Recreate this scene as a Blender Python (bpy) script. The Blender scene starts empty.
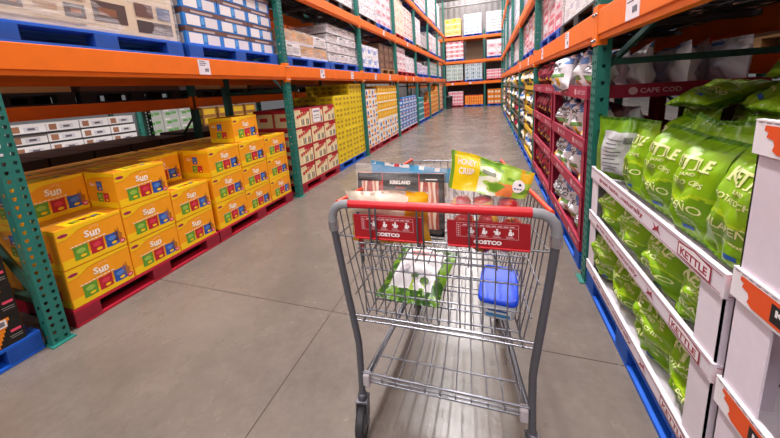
import bpy, bmesh, math, random
from mathutils import Vector, Matrix, noise
R = math.radians
sc = bpy.context.scene
col = sc.collection

# ------------------------------------------------------------------ camera, world, lights, exposure
YAW, PITCH, ROLL, FPX = 0.3213186, 0.1821816, -0.0643062, 303.893
CAM = Vector((0, 0, 1.4))
cy, sy, cp, sp = math.cos(YAW), math.sin(YAW), math.cos(PITCH), math.sin(PITCH)
fwd = Vector((-sy*cp, cy*cp, -sp)); rgt = Vector((cy, sy, 0)); upv = rgt.cross(fwd)
cr, sr = math.cos(ROLL), math.sin(ROLL)
rgt, upv = cr*rgt + sr*upv, -sr*rgt + cr*upv
cd = bpy.data.cameras.new('camera'); cam = bpy.data.objects.new('camera', cd); col.objects.link(cam)
cam.matrix_world = Matrix(((rgt.x, upv.x, -fwd.x, CAM.x), (rgt.y, upv.y, -fwd.y, CAM.y), (rgt.z, upv.z, -fwd.z, CAM.z), (0, 0, 0, 1)))
cd.sensor_fit = 'HORIZONTAL'; cd.sensor_width = 36; cd.lens = FPX/780*36
cd.shift_y = -73.5/780; cd.clip_start = 0.03; cd.clip_end = 120
sc.camera = cam

w = bpy.data.worlds.new('world'); sc.world = w; w.use_nodes = True
w.node_tree.nodes['Background'].inputs[0].default_value = (0.95, 0.95, 1.0, 1)
w.node_tree.nodes['Background'].inputs[1].default_value = 0.12

def area(name, loc, sx, sy_, power, color=(1, 0.965, 0.955)):
    l = bpy.data.lights.new(name, 'AREA'); l.shape = 'RECTANGLE'; l.size = sx; l.size_y = sy_; l.energy = power; l.color = color
    o = bpy.data.objects.new(name, l); col.objects.link(o); o.location = loc
    return o
for k in range(6):
    area('aisle_lamp', (-1.0, -1.2 + 4.2*k, 8.35), 0.35, 1.5, (150, 430, 430, 400, 300, 200)[k])
for k in range(3):
    area('next_aisle_lamp', (-6.6, 1.0 + 6*k, 8.3), 0.5, 3.0, 200)
    area('next_aisle_lamp', (5.4, 1.0 + 6*k, 8.3), 0.5, 3.0, 50)
area('end_aisle_lamp', (-1.0, 18.4, 8.0), 5.0, 0.5, 170)
for x in (-5.5, -1.0, 3.5):                     # the open cross aisle behind the viewer
    o = area('cross_aisle_lamp', (x, -4.5, 6.5), 3.5, 1.2, 240 if x > -2 else 130); o.rotation_euler = (R(38), 0, 0)

vs = sc.view_settings
vs.view_transform = 'Standard'; vs.look = 'None'; vs.gamma = 1.0; vs.use_curve_mapping = False
vs.exposure = 0.22

# ------------------------------------------------------------------ materials
def s2l(c):
    return c/12.92 if c <= 0.04045 else ((c+0.055)/1.055)**2.4
def rgb(h):
    h = h.lstrip('#')
    return tuple(s2l(int(h[i:i+2], 16)/255) for i in (0, 2, 4)) + (1,)
MATS = {}
def mat(hexc, rough=0.55, metal=0.0, bump=0.0, mottle=0.06, scale=30.0, alpha=1.0, coat=0.0):
    key = (hexc, rough, metal, bump, mottle, scale, alpha, coat)
    if key in MATS: return MATS[key]
    m = bpy.data.materials.new('mat_' + hexc.strip('#')); m.use_nodes = True
    nt = m.node_tree; b = nt.nodes['Principled BSDF']
    c = rgb(hexc)
    b.inputs['Base Color'].default_value = c
    b.inputs['Roughness'].default_value = rough; b.inputs['Metallic'].default_value = metal
    b.inputs['Coat Weight'].default_value = coat
    if mottle > 0 or bump > 0:
        tc = nt.nodes.new('ShaderNodeTexCoord'); nz = nt.nodes.new('ShaderNodeTexNoise')
        nz.inputs['Scale'].default_value = scale; nz.inputs['Detail'].default_value = 3
        nt.links.new(tc.outputs['Object'], nz.inputs['Vector'])
        if mottle > 0:
            mx = nt.nodes.new('ShaderNodeMix'); mx.data_type = 'RGBA'
            mx.inputs['A'].default_value = tuple(max(0, v*(1-mottle*2)) for v in c[:3]) + (1,)
            mx.inputs['B'].default_value = tuple(min(1, v*(1+mottle*2)) for v in c[:3]) + (1,)
            nt.links.new(nz.outputs['Fac'], mx.inputs['Factor'])
            nt.links.new(mx.outputs['Result'], b.inputs['Base Color'])
        if bump > 0:
            bp = nt.nodes.new('ShaderNodeBump'); bp.inputs['Strength'].default_value = bump; bp.inputs['Distance'].default_value = 0.01
            nt.links.new(nz.outputs['Fac'], bp.inputs['Height']); nt.links.new(bp.outputs['Normal'], b.inputs['Normal'])
    if alpha < 1: b.inputs['Alpha'].default_value = alpha
    MATS[key] = m
    return m
def film_mat(name, tint, amount, rough=0.12):
    """clear plastic film: see-through with glossy streaks"""
    m = bpy.data.materials.new(name); m.use_nodes = True; nt = m.node_tree
    for n in list(nt.nodes): nt.nodes.remove(n)
    out = nt.nodes.new('ShaderNodeOutputMaterial'); mix = nt.nodes.new('ShaderNodeMixShader')
    tr = nt.nodes.new('ShaderNodeBsdfTransparent'); pb = nt.nodes.new('ShaderNodeBsdfPrincipled')
    pb.inputs['Base Color'].default_value = tint; pb.inputs['Roughness'].default_value = rough
    tc = nt.nodes.new('ShaderNodeTexCoord'); mp = nt.nodes.new('ShaderNodeMapping'); nz = nt.nodes.new('ShaderNodeTexNoise')
    mp.inputs['Scale'].default_value = (3, 3, 22); mp.inputs['Rotation'].default_value = (0.25, 0.15, 0)
    nz.inputs['Scale'].default_value = 2.2; nz.inputs['Detail'].default_value = 4
    mr = nt.nodes.new('ShaderNodeMapRange'); mr.inputs['From Min'].default_value = 0.35; mr.inputs['From Max'].default_value = 0.75
    mr.inputs['To Min'].default_value = amount*0.35; mr.inputs['To Max'].default_value = min(1, amount*2.0)
    bp = nt.nodes.new('ShaderNodeBump'); bp.inputs['Strength'].default_value = 0.5; bp.inputs['Distance'].default_value = 0.02
    L = nt.links.new
    L(tc.outputs['Object'], mp.inputs['Vector']); L(mp.outputs['Vector'], nz.inputs['Vector']); L(nz.outputs['Fac'], mr.inputs['Value'])
    L(nz.outputs['Fac'], bp.inputs['Height']); L(bp.outputs['Normal'], pb.inputs['Normal'])
    L(mr.outputs['Result'], mix.inputs['Fac']); L(tr.outputs[0], mix.inputs[1]); L(pb.outputs[0], mix.inputs[2]); L(mix.outputs[0], out.inputs['Surface'])
    return m
M_WRAP = film_mat('stretch_film', (0.95, 0.92, 0.95, 1), 0.2)
M_CLEAR = film_mat('clear_bag_film', (0.95, 0.95, 0.97, 1), 0.16)
M_POUCH = film_mat('clear_pouch_film', (0.9, 0.88, 0.92, 1), 0.12)

def floor_mat():
    m = bpy.data.materials.new('polished_concrete'); m.use_nodes = True; nt = m.node_tree; b = nt.nodes['Principled BSDF']; L = nt.links.new
    tc = nt.nodes.new('ShaderNodeTexCoord')
    n1 = nt.nodes.new('ShaderNodeTexNoise'); n1.inputs['Scale'].default_value = 1.3; n1.inputs['Detail'].default_value = 7; n1.inputs['Roughness'].default_value = 0.65
    n2 = nt.nodes.new('ShaderNodeTexNoise'); n2.inputs['Scale'].default_value = 22; n2.inputs['Detail'].default_value = 6; n2.inputs['Roughness'].default_value = 0.7
    L(tc.outputs['Object'], n1.inputs['Vector']); L(tc.outputs['Object'], n2.inputs['Vector'])
    r1 = nt.nodes.new('ShaderNodeValToRGB'); r1.color_ramp.elements[0].position = 0.3; r1.color_ramp.elements[1].position = 0.72
    r1.color_ramp.elements[0].color = rgb('#615852'); r1.color_ramp.elements[1].color = rgb('#7c7168')
    L(n1.outputs['Fac'], r1.inputs['Fac'])
    mx = nt.nodes.new('ShaderNodeMix'); mx.data_type = 'RGBA'; mx.blend_type = 'OVERLAY'; mx.inputs['Factor'].default_value = 0.28
    L(r1.outputs['Color'], mx.inputs['A']); L(n2.outputs['Color'], mx.inputs['B'])
    bw = nt.nodes.new('ShaderNodeRGBToBW'); L(n2.outputs['Color'], bw.inputs[0]); L(bw.outputs[0], mx.inputs['B'])
    sx = nt.nodes.new('ShaderNodeSeparateXYZ'); L(tc.outputs['Object'], sx.inputs[0])
    def line(sock, at, pitch, half):
        a = nt.nodes.new('ShaderNodeMath'); a.operation = 'ADD'; a.inputs[1].default_value = -at + pitch*20.5
        L(sock, a.inputs[0])
        mo = nt.nodes.new('ShaderNodeMath'); mo.operation = 'MODULO'; mo.inputs[1].default_value = pitch; L(a.outputs[0], mo.inputs[0])
        su = nt.nodes.new('ShaderNodeMath'); su.operation = 'SUBTRACT'; su.inputs[1].default_value = pitch/2; L(mo.outputs[0], su.inputs[0])
        ab = nt.nodes.new('ShaderNodeMath'); ab.operation = 'ABSOLUTE'; L(su.outputs[0], ab.inputs[0])
        lt = nt.nodes.new('ShaderNodeMath'); lt.operation = 'LESS_THAN'; lt.inputs[1].default_value = half; L(ab.outputs[0], lt.inputs[0])
        return lt.outputs[0]
    jx = line(sx.outputs[0], -0.98, 4.6, 0.0032); jy = line(sx.outputs[1], 1.53, 3.33, 0.0032)
    ma = nt.nodes.new('ShaderNodeMath'); ma.operation = 'MAXIMUM'; L(jx, ma.inputs[0]); L(jy, ma.inputs[1])
    m2 = nt.nodes.new('ShaderNodeMix'); m2.data_type = 'RGBA'; m2.inputs['B'].default_value = rgb('#463e39')
    L(ma.outputs[0], m2.inputs['Factor']); L(mx.outputs['Result'], m2.inputs['A']); L(m2.outputs['Result'], b.inputs['Base Color'])
    mr = nt.nodes.new('ShaderNodeMapRange'); mr.inputs['To Min'].default_value = 0.2; mr.inputs['To Max'].default_value = 0.34
    L(n1.outputs['Fac'], mr.inputs['Value']); L(mr.outputs['Result'], b.inputs['Roughness'])
    b.inputs['Specular IOR Level'].default_value = 0.38; b.inputs['Coat Weight'].default_value = 0.06; b.inputs['Coat Roughness'].default_value = 0.18
    bp = nt.nodes.new('ShaderNodeBump'); bp.inputs['Strength'].default_value = 0.06; bp.inputs['Distance'].default_value = 0.01
    L(n2.outputs['Fac'], bp.inputs['Height']); L(bp.outputs['Normal'], b.inputs['Normal'])
    return m

# ------------------------------------------------------------------ text outlines
_TXT = {}
def text_geo(s, bold=0.0):
    """(verts2d, faces, width, height) of a word, cap height about 1"""
    k = (s, bold)
    if k in _TXT: return _TXT[k]
    cu = bpy.data.curves.new('txt', 'FONT'); cu.body = s; cu.size = 1.0; cu.resolution_u = 2; cu.offset = bold; cu.fill_mode = 'FRONT'
    o = bpy.data.objects.new('txt', cu)
    me = bpy.data.meshes.new_from_object(o)
    vs_ = [(v.co.x, v.co.y) for v in me.vertices]; fs = [tuple(p.vertices) for p in me.polygons]
    bpy.data.objects.remove(o); bpy.data.curves.remove(cu); bpy.data.meshes.remove(me)
    x0 = min(v[0] for v in vs_); x1 = max(v[0] for v in vs_); y0 = min(v[1] for v in vs_); y1 = max(v[1] for v in vs_)
    H = y1-y0
    vs_ = [((x-x0)/H, (y-y0)/H) for x, y in vs_]
    _TXT[k] = (vs_, fs, (x1-x0)/H, 1.0)
    return _TXT[k]
def cut_geo(vs2, fs, step):
    """slice a flat mesh into strips so it can follow a curved surface"""
    bm = bmesh.new()
    bv = [bm.verts.new((x, y, 0)) for x, y in vs2]
    for f in fs:
        try: bm.faces.new([bv[i] for i in f])
        except ValueError: pass
    for ax in (0, 1):
        lo = min(v[ax] for v in vs2); hi = max(v[ax] for v in vs2)
        n = max(1, int((hi-lo)/step))
        for k in range(1, n+1):
            p = [0, 0, 0]; p[ax] = lo + k*(hi-lo)/(n+1); nn = [0, 0, 0]; nn[ax] = 1
            bmesh.ops.bisect_plane(bm, geom=bm.verts[:]+bm.edges[:]+bm.faces[:], plane_co=p, plane_no=nn)
    bm.verts.index_update()
    out = [(v.co.x, v.co.y) for v in bm.verts], [tuple(v.index for v in f.verts) for f in bm.faces]
    bm.free()
    return out

# ------------------------------------------------------------------ mesh collector
class MB:
    def __init__(s): s.v = []; s.f = []; s.m = []; s.sm = []; s.mats = []
    def mi(s, m):
        if m not in s.mats: s.mats.append(m)
        return s.mats.index(m)
    def add(s, vs_, fs, m, smooth=False):
        b = len(s.v); i = s.mi(m); s.v.extend([tuple(p) for p in vs_])
        for f in fs: s.f.append(tuple(b+k for k in f)); s.m.append(i); s.sm.append(smooth)
    def box(s, a, b, m, c=0.0):
        x0, y0, z0 = a; x1, y1, z1 = b
        if c <= 0:
            s.add([(x0, y0, z0), (x1, y0, z0), (x1, y1, z0), (x0, y1, z0), (x0, y0, z1), (x1, y0, z1), (x1, y1, z1), (x0, y1, z1)],
                  [(0, 3, 2, 1), (4, 5, 6, 7), (0, 1, 5, 4), (1, 2, 6, 5), (2, 3, 7, 6), (3, 0, 4, 7)], m)
        else:
            bm = bmesh.new(); bmesh.ops.create_cube(bm, size=1)
            for v in bm.verts: v.co = Vector(((x0+x1)/2 + v.co.x*(x1-x0), (y0+y1)/2 + v.co.y*(y1-y0), (z0+z1)/2 + v.co.z*(z1-z0)))
            bmesh.ops.bevel(bm, geom=bm.edges[:], offset=c, segments=2, affect='EDGES', profile=0.5)
            bm.verts.index_update()
            s.add([v.co[:] for v in bm.verts], [tuple(v.index for v in f.verts) for f in bm.faces], m); bm.free()
    def tube(s, pts, r, m, seg=8, closed=False, smooth=True):
        pts = [Vector(p) for p in pts]; n = len(pts); rings = []
        rr = r if isinstance(r, (list, tuple)) else [r]*n
        prev = None
        for i, p in enumerate(pts):
            if closed: d = (pts[(i+1) % n]-pts[i-1]).normalized()
            elif i == 0: d = (pts[1]-p).normalized()
            elif i == n-1: d = (p-pts[i-1]).normalized()
            else: d = ((pts[i+1]-p).normalized()+(p-pts[i-1]).normalized()).normalized()
            if prev is None:
                a = Vector((0, 0, 1)) if abs(d.z) < 0.9 else Vector((1, 0, 0))
                u = d.cross(a).normalized()
            else:
                u = (prev - d*prev.dot(d)).normalized()
            prev = u; w_ = d.cross(u)
            rings.append([p + rr[i]*(math.cos(t)*u + math.sin(t)*w_) for t in [2*math.pi*k/seg for k in range(seg)]])
        vs_ = [q for ring in rings for q in ring]; fs = []
        last = n if closed else n-1
        for i in range(last):
            a = i*seg; b = ((i+1) % n)*seg
            for k in range(seg): fs.append((a+k, a+(k+1) % seg, b+(k+1) % seg, b+k))
        s.add(vs_, fs, m, smooth)
        if not closed:
            s.add(rings[0], [tuple(range(seg))[::-1]], m); s.add(rings[-1], [tuple(range(seg))], m)
    def lathe(s, prof, c, ax, m, seg=20, smooth=True):
        """prof: (radius, height) pairs about axis ax through c"""
        ax = Vector(ax).normalized(); c = Vector(c)
        a = Vector((0, 0, 1)) if abs(ax.z) < 0.9 else Vector((1, 0, 0))
        u = ax.cross(a).normalized(); w_ = ax.cross(u)
        vs_ = []; fs = []
        for r, h in prof:
            for k in range(seg):
                t = 2*math.pi*k/seg; vs_.append(c + ax*h + r*(math.cos(t)*u+math.sin(t)*w_))
        for i in range(len(prof)-1):
            for k in range(seg): fs.append((i*seg+k, i*seg+(k+1) % seg, (i+1)*seg+(k+1) % seg, (i+1)*seg+k))
        s.add(vs_, fs, m, smooth)
    def grid(s, fn, nu, nv, mfn, smooth=True, flip=False):
        P = [[fn(i/nu, j/nv) for i in range(nu+1)] for j in range(nv+1)]
        b = len(s.v); s.v.extend([tuple(p) for row in P for p in row])
        for j in range(nv):
            for i in range(nu):
                a = b+j*(nu+1)+i; f = (a, a+1, a+nu+2, a+nu+1)
                s.f.append(f[::-1] if flip else f)
                s.m.append(s.mi(mfn((i+.5)/nu, (j+.5)/nv) if callable(mfn) else mfn)); s.sm.append(smooth)
    # prints: mp(a, b) maps metres on a face to 3-D
    def rect(s, mp, a0, b0, a1, b1, m, n=1, lift=0):
        n2 = n
        s.grid(lambda u, v: mp(a0+(a1-a0)*u, b0+(b1-b0)*v, lift), n, n2, m, smooth=n > 1)
    def poly(s, mp, pts, m, lift=0): s.add([mp(a, b, lift) for a, b in pts], [tuple(range(len(pts)))], m)
    def disc(s, mp, a, b, r, m, seg=12, lift=0, ry=None):
        ry = r if ry is None else ry
        s.poly(mp, [(a+r*math.cos(2*math.pi*k/seg), b+ry*math.sin(2*math.pi*k/seg)) for k in range(seg)], m, lift)
    def text(s, mp, t, a, b, h, m, width=None, rot=0.0, bold=0.02, center=True, step=None, lift=0, slant=0.0):
        v2, fs, wd, _ = text_geo(t, bold)
        sx_ = h if width is None else width/wd
        ca, sa = math.cos(rot), math.sin(rot)
        off = wd*sx_/2 if center else 0
        q = [((x*sx_-off) + slant*y*h, y*h) for x, y in v2]
        if step: q, fs = cut_geo(q, fs, step)
        s.add([mp(a + x*ca - y*sa, b + x*sa + y*ca, lift) for x, y in q], fs, m)
    def mesh(s, name):
        me = bpy.data.meshes.new(name); me.from_pydata(s.v, [], s.f)
        for m in s.mats: me.materials.append(m)
        me.polygons.foreach_set('material_index', s.m); me.polygons.foreach_set('use_smooth', s.sm)
        me.update(); return me
    def build(s, name, parent=None, loc=None, rz=0.0):
        return put(s.mesh(name), name, parent, loc, rz)

def put(me, name, parent=None, loc=None, rz=0.0):
    o = bpy.data.objects.new(name, me); col.objects.link(o)
    if parent is not None: o.parent = parent
    if loc is not None: o.location = loc
    if rz: o.rotation_euler = (0, 0, rz)
    return o
SEEN = {}
def tag(o, label, cat, group=None):
    label = ' '.join(label.split())
    SEEN.setdefault(label, []).append(o.name)
    o['label'] = label; o['category'] = cat
    if group: o['group'] = group
    return o
def thing(name, label, cat, loc=(0, 0, 0), rz=0.0, group=None):
    o = bpy.data.objects.new(name, None); col.objects.link(o); o.location = loc; o.rotation_euler = (0, 0, rz); o.empty_display_size = 0.1
    return tag(o, label, cat, group)
def struct(name, mb):
    o = mb.build(name); o['kind'] = 'structure'; return o
ORD = ['first', 'second', 'third', 'fourth', 'fifth', 'sixth', 'seventh', 'eighth', 'ninth', 'tenth', 'eleventh', 'twelfth', 'thirteenth', 'fourteenth', 'fifteenth', 'sixteenth']
rnd = random.Random(7)

# sides of the aisle: along = position along the run, dep = distance behind the front plane; local +X faces the shopper
XL, XR, YB = -2.55, 0.68, 20.05
def side_loc(side, along, dep, z):
    if side == 'L': return (XL-dep, along, z), 0.0
    if side == 'R': return (XR+dep, along, z), math.pi
    return (along, YB+dep, z), -math.pi/2

# ------------------------------------------------------------------ the setting
mb = MB(); mb.grid(lambda u, v: (-16+28*u, -6+32*v, 0), 1, 1, floor_mat(), smooth=False); struct('floor', mb)
mb = MB()
mw = mat('#aaa4a4', 0.6, mottle=0.03, scale=3)
nc = 60
for k in range(nc):
    x0 = -14+22*k/nc; x1 = -14+22*(k+1)/nc; xm = (x0+x1)/2
    mb.add([(x0, 21.7, 0), (xm, 21.66, 0), (x1, 21.7, 0), (x0, 21.7, 8.6), (xm, 21.66, 8.6), (x1, 21.7, 8.6)], [(0, 1, 4, 3), (1, 2, 5, 4)], mw)
struct('wall_back', mb)
mb = MB(); mb.box((-16, -6, 8.6), (12, 22, 8.75), mat('#cfcac8', 0.8)); struct('ceiling', mb)
mb = MB(); dk = mat('#2b292b', 0.6)
mb.box((-14, 19.6, 6.35), (8, 19.78, 6.55), dk); mb.box((-14, 19.68, 6.55), (8, 19.72, 7.4), dk); struct('trim_1', mb)
mb = MB(); mb.tube([(-14, 20.6, 6.2), (8, 20.6, 6.2)], 0.06, mat('#a9a5a5', 0.5), 10); struct('trim_2', mb)

# ------------------------------------------------------------------ pallet racks
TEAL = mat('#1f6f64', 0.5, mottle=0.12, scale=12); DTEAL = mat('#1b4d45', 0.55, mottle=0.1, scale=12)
ORG = mat('#f37200', 0.5, mottle=0.06, scale=8); STEEL = mat('#8d8d92', 0.35, metal=0.8)
DECK = mat('#5a5558', 0.6, metal=0.3); PAPER = mat('#efe6ee', 0.6); INK = mat('#4a4658', 0.6, mottle=0)
def holed_panel(mb, org, du, dv, wid, cols, pitch, z0, z1, hw, hh, m):
    """flat panel from org along du (width) and dv (up) with punched tapering holes"""
    org = Vector(org); du = Vector(du); dv = Vector(dv)
    n = int((z1-z0)/pitch); cwid = wid/cols
    for c in range(cols):
        for k in range(n):
            o = org + du*(c*cwid) + dv*(z0+k*pitch)
            P = lambda a, b: o + du*a + dv*b
            cx, cz = cwid/2, pitch/2
            out = [(0, 0), (cx, 0), (cwid, 0), (cwid, cz), (cwid, pitch), (cx, pitch), (0, pitch), (0, cz)]
            inn = [(cx-hw*.55, cz-hh), (cx, cz-hh*1.15), (cx+hw*.55, cz-hh), (cx+hw, cz), (cx+hw, cz+hh), (cx, cz+hh), (cx-hw, cz+hh), (cx-hw, cz)]
            mb.add([P(*p) for p in out+inn], [(i, (i+1) % 8, 8+(i+1) % 8, 8+i) for i in range(8)], m)
def post_mesh(height, m, fine=True):
    """front face +X, 85 mm wide, 75 mm deep open channel"""
    mb = MB(); W, D = 0.085, 0.075
    zt = min(height, 3.0) if fine else 0
    n = int(zt/0.05)*0.05
    if n > 0:
        holed_panel(mb, (0, -W/2, 0), (0, 1, 0), (0, 0, 1), W, 2, 0.05, 0, n+1e-6, 0.0085, 0.010, m)
        for s in (-1, 1):
            holed_panel(mb, (0 if s < 0 else 0, s*W/2, 0), (-1, 0, 0), (0, 0, 1), D, 1, 0.1, 0, n+1e-6, 0.010, 0.011, m)
    mb.box((-0.004, -W/2, n), (0, W/2, height), m)
    for s in (-1, 1): mb.box((-D, s*W/2-0.002, n), (0, s*W/2+0.002, height), m)
    dk = mat('#14241f', 0.8, mottle=0)
    if height > n+0.1:
        for k in range(int((height-n)/0.1)):
            for c in (-.2, .2):
                mb.box((-0.002, c*W-0.008, n+0.1*k+0.03), (0.0015, c*W+0.008, n+0.1*k+0.05), dk)
    return mb.mesh('front_post')
def rack(name, label, side, stations, levels, depth, top, group=None, tags=None, front_dep=0.04):
    """stations: post positions along the run; levels: (top z, beam height)"""
    root = thing(name, label, 'rack')
    pm = post_mesh(top, TEAL)
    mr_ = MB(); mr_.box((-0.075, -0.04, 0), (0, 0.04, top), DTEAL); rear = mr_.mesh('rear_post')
    fd = -front_dep
    for a in stations:
        loc, rz = side_loc(side, a, fd, 0)
        fr = bpy.data.objects.new('upright_frame', None); col.objects.link(fr); fr.parent = root; fr.location = loc; fr.rotation_euler = (0, 0, rz); fr.empty_display_size = .1
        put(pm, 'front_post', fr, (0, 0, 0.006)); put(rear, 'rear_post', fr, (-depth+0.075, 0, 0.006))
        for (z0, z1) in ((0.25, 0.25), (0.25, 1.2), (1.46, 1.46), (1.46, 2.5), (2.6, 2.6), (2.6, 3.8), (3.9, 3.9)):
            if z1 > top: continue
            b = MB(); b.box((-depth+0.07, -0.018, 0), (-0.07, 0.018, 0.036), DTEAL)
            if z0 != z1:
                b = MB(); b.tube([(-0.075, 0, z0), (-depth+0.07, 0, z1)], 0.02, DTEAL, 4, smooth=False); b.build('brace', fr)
            else: b.build('brace', fr, (0, 0, z0))
        for x0, x1 in ((-.095, .03), (-depth-.02, -depth+.1)):
            f = MB(); f.box((x0, -0.055, 0), (x1, 0.055, 0.006), TEAL); f.build('foot_plate', fr)
    for i in range(len(stations)-1):
        a0, a1 = stations[i]+0.045, stations[i+1]-0.045
        for (zt, bh) in levels:
            for back in (0, 1):
                dep = fd if not back else fd+depth-0.05
                loc, rz = side_loc(side, (a0+a1)/2, dep, zt)
                L_ = (a1-a0)/2
                b = MB()
                b.box((-0.045, -L_, -bh), (0.006, L_, 0), ORG, 0.004)
                b.box((-0.055, -L_, -bh-0.0), (-0.045, L_, -0.035), ORG)
                b.box((-0.05, -L_, -bh-0.03), (-0.004, L_, -bh), ORG)
                for s in (-1, 1):
                    y = s*(L_-0.0); b.box((-0.05, min(y, y+s*0.045), -bh-0.06), (0.009, max(y, y+s*0.045), 0.03), ORG, 0.003)
                    for zz in (-bh-0.03, -0.02): b.lathe([(0.0, 0.012), (0.009, 0.012), (0.009, 0.0)], (0.006, y+s*0.022, zz), (1, 0, 0), STEEL, 8)
                o = b.build('load_rail', root, loc, rz)
                if not back and tags:
                    for (tl, tz, wd) in tags:
                        if abs(tz-zt) < 0.05 and a0 < tl < a1:
                            t = MB(); yy = tl-(a0+a1)/2 if side == 'L' else (a0+a1)/2-tl
                            t.box((0.006, yy-wd/2, -bh*0.98), (0.0085, yy+wd/2, -bh*0.1), PAPER)
                            mp = lambda a_, b_, l=0: (0.0092, yy+a_, -bh+b_)
                            for q in range(3): t.rect(mp, -wd*0.4, bh*(0.8-0.12*q), wd*(0.1+0.1*(q % 2)), bh*(0.84-0.12*q), INK)
                            for q in range(4): t.rect(mp, wd*(.02+.09*q), bh*.2, wd*(.08+.09*q), bh*.4, INK)
                            t.build('price_label', o)
            # deck
            loc, rz = side_loc(side, (a0+a1)/2, fd, zt)
            d = MB(); L_ = (a1-a0)/2
            n = int(2*L_/0.11)
            for k in range(n+1):
                y = -L_+0.02+k*(2*L_-0.04)/n
                d.box((-depth+0.06, y-0.004, -0.014), (-0.06, y+0.004, -0.006), DECK)
            for k in range(9):
                x = -0.1-(depth-0.2)*k/8; d.box((x-0.004, -L_, -0.022), (x+0.004, L_, -0.014), DECK)
            for k in range(3):
                y = -L_*0.66+k*L_*0.66; d.box((-depth+0.06, y-0.03, -0.06), (-0.06, y+0.03, -0.022), DECK)
            d.build('wire_deck', root, loc, rz)
    return root
BAY = 2.575
LST = [-1.6, 0.905] + [0.905+2.58*k for k in range(1, 8)]
RST = [-0.36, 2.235, 4.955, 7.345, 9.97, 12.55, 15.1, 17.6]
ltags = [(2.24, 1.79, 0.12), (4.38, 1.79, 0.13), (5.5, 1.79, 0.12), (6.8, 1.79, 0.12), (7.9, 1.79, 0.12), (9.6, 1.79, 0.12), (10.6, 1.79, 0.12), (12.4, 1.79, .12), (15, 1.79, .12), (7.6, 2.87, .12), (10, 2.87, .12)]
rtags = [(1.72, 1.78, 0.14), (2.95, 1.78, 0.12), (4.2, 1.78, 0.11), (5.6, 1.78, .11), (7.0, 1.78, .11)]
rack('pallet_rack', 'tall teal and orange pallet rack holding snack cartons opposite the chip bags', 'L', LST, [(1.79, 0.15), (2.87, 0.14), (4.32, 0.14)], 1.1, 6.2, tags=ltags)
rack('pallet_rack', 'teal and orange pallet rack standing over the green chip bag trays', 'R', RST, [(1.78, 0.14), (2.7, 0.14), (4.32, .14)], 1.1, 6.0, tags=rtags, front_dep=0.06)
rack('pallet_rack', 'teal and orange pallet rack crossing the far end of the aisle', 'B', [-5.2, -2.75, -0.26, 2.23], [(1.55, 0.13), (2.87, 0.13), (4.27, 0.13)], 1.1, 4.6, tags=[(-1.9, 1.55, .12), (-.8, 1.55, .12), (.1, 1.55, .12), (.75, 1.55, .12)])

# ------------------------------------------------------------------ pallets
def pallet_mesh(kind, w_, d_, h_=0.125):
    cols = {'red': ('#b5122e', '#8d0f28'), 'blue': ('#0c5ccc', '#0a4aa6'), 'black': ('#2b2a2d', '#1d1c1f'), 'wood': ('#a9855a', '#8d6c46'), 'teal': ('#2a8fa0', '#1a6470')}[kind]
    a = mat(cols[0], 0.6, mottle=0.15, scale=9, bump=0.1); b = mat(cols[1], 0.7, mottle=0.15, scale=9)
    mb = MB(); x0, x1 = -d_/2, d_/2
    for k in range(7):
        y = -w_/2 + 0  # deck boards run along the shopper-facing edge
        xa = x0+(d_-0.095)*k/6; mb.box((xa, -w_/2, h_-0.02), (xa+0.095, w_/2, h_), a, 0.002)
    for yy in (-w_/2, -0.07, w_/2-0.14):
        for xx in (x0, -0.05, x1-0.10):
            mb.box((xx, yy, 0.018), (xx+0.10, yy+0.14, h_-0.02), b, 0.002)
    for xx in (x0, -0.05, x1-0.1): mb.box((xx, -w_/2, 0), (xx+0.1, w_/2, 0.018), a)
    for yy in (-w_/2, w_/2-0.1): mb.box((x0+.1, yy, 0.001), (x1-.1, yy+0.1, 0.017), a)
    return mb.mesh('pallet')
_PM = {}
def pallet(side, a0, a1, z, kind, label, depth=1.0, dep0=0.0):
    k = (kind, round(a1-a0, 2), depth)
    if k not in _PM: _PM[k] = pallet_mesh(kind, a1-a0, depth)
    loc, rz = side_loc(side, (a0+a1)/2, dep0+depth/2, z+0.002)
    return tag(put(_PM[k], 'pallet', None, loc, rz), label, 'pallet', 'shipping pallets')

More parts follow.
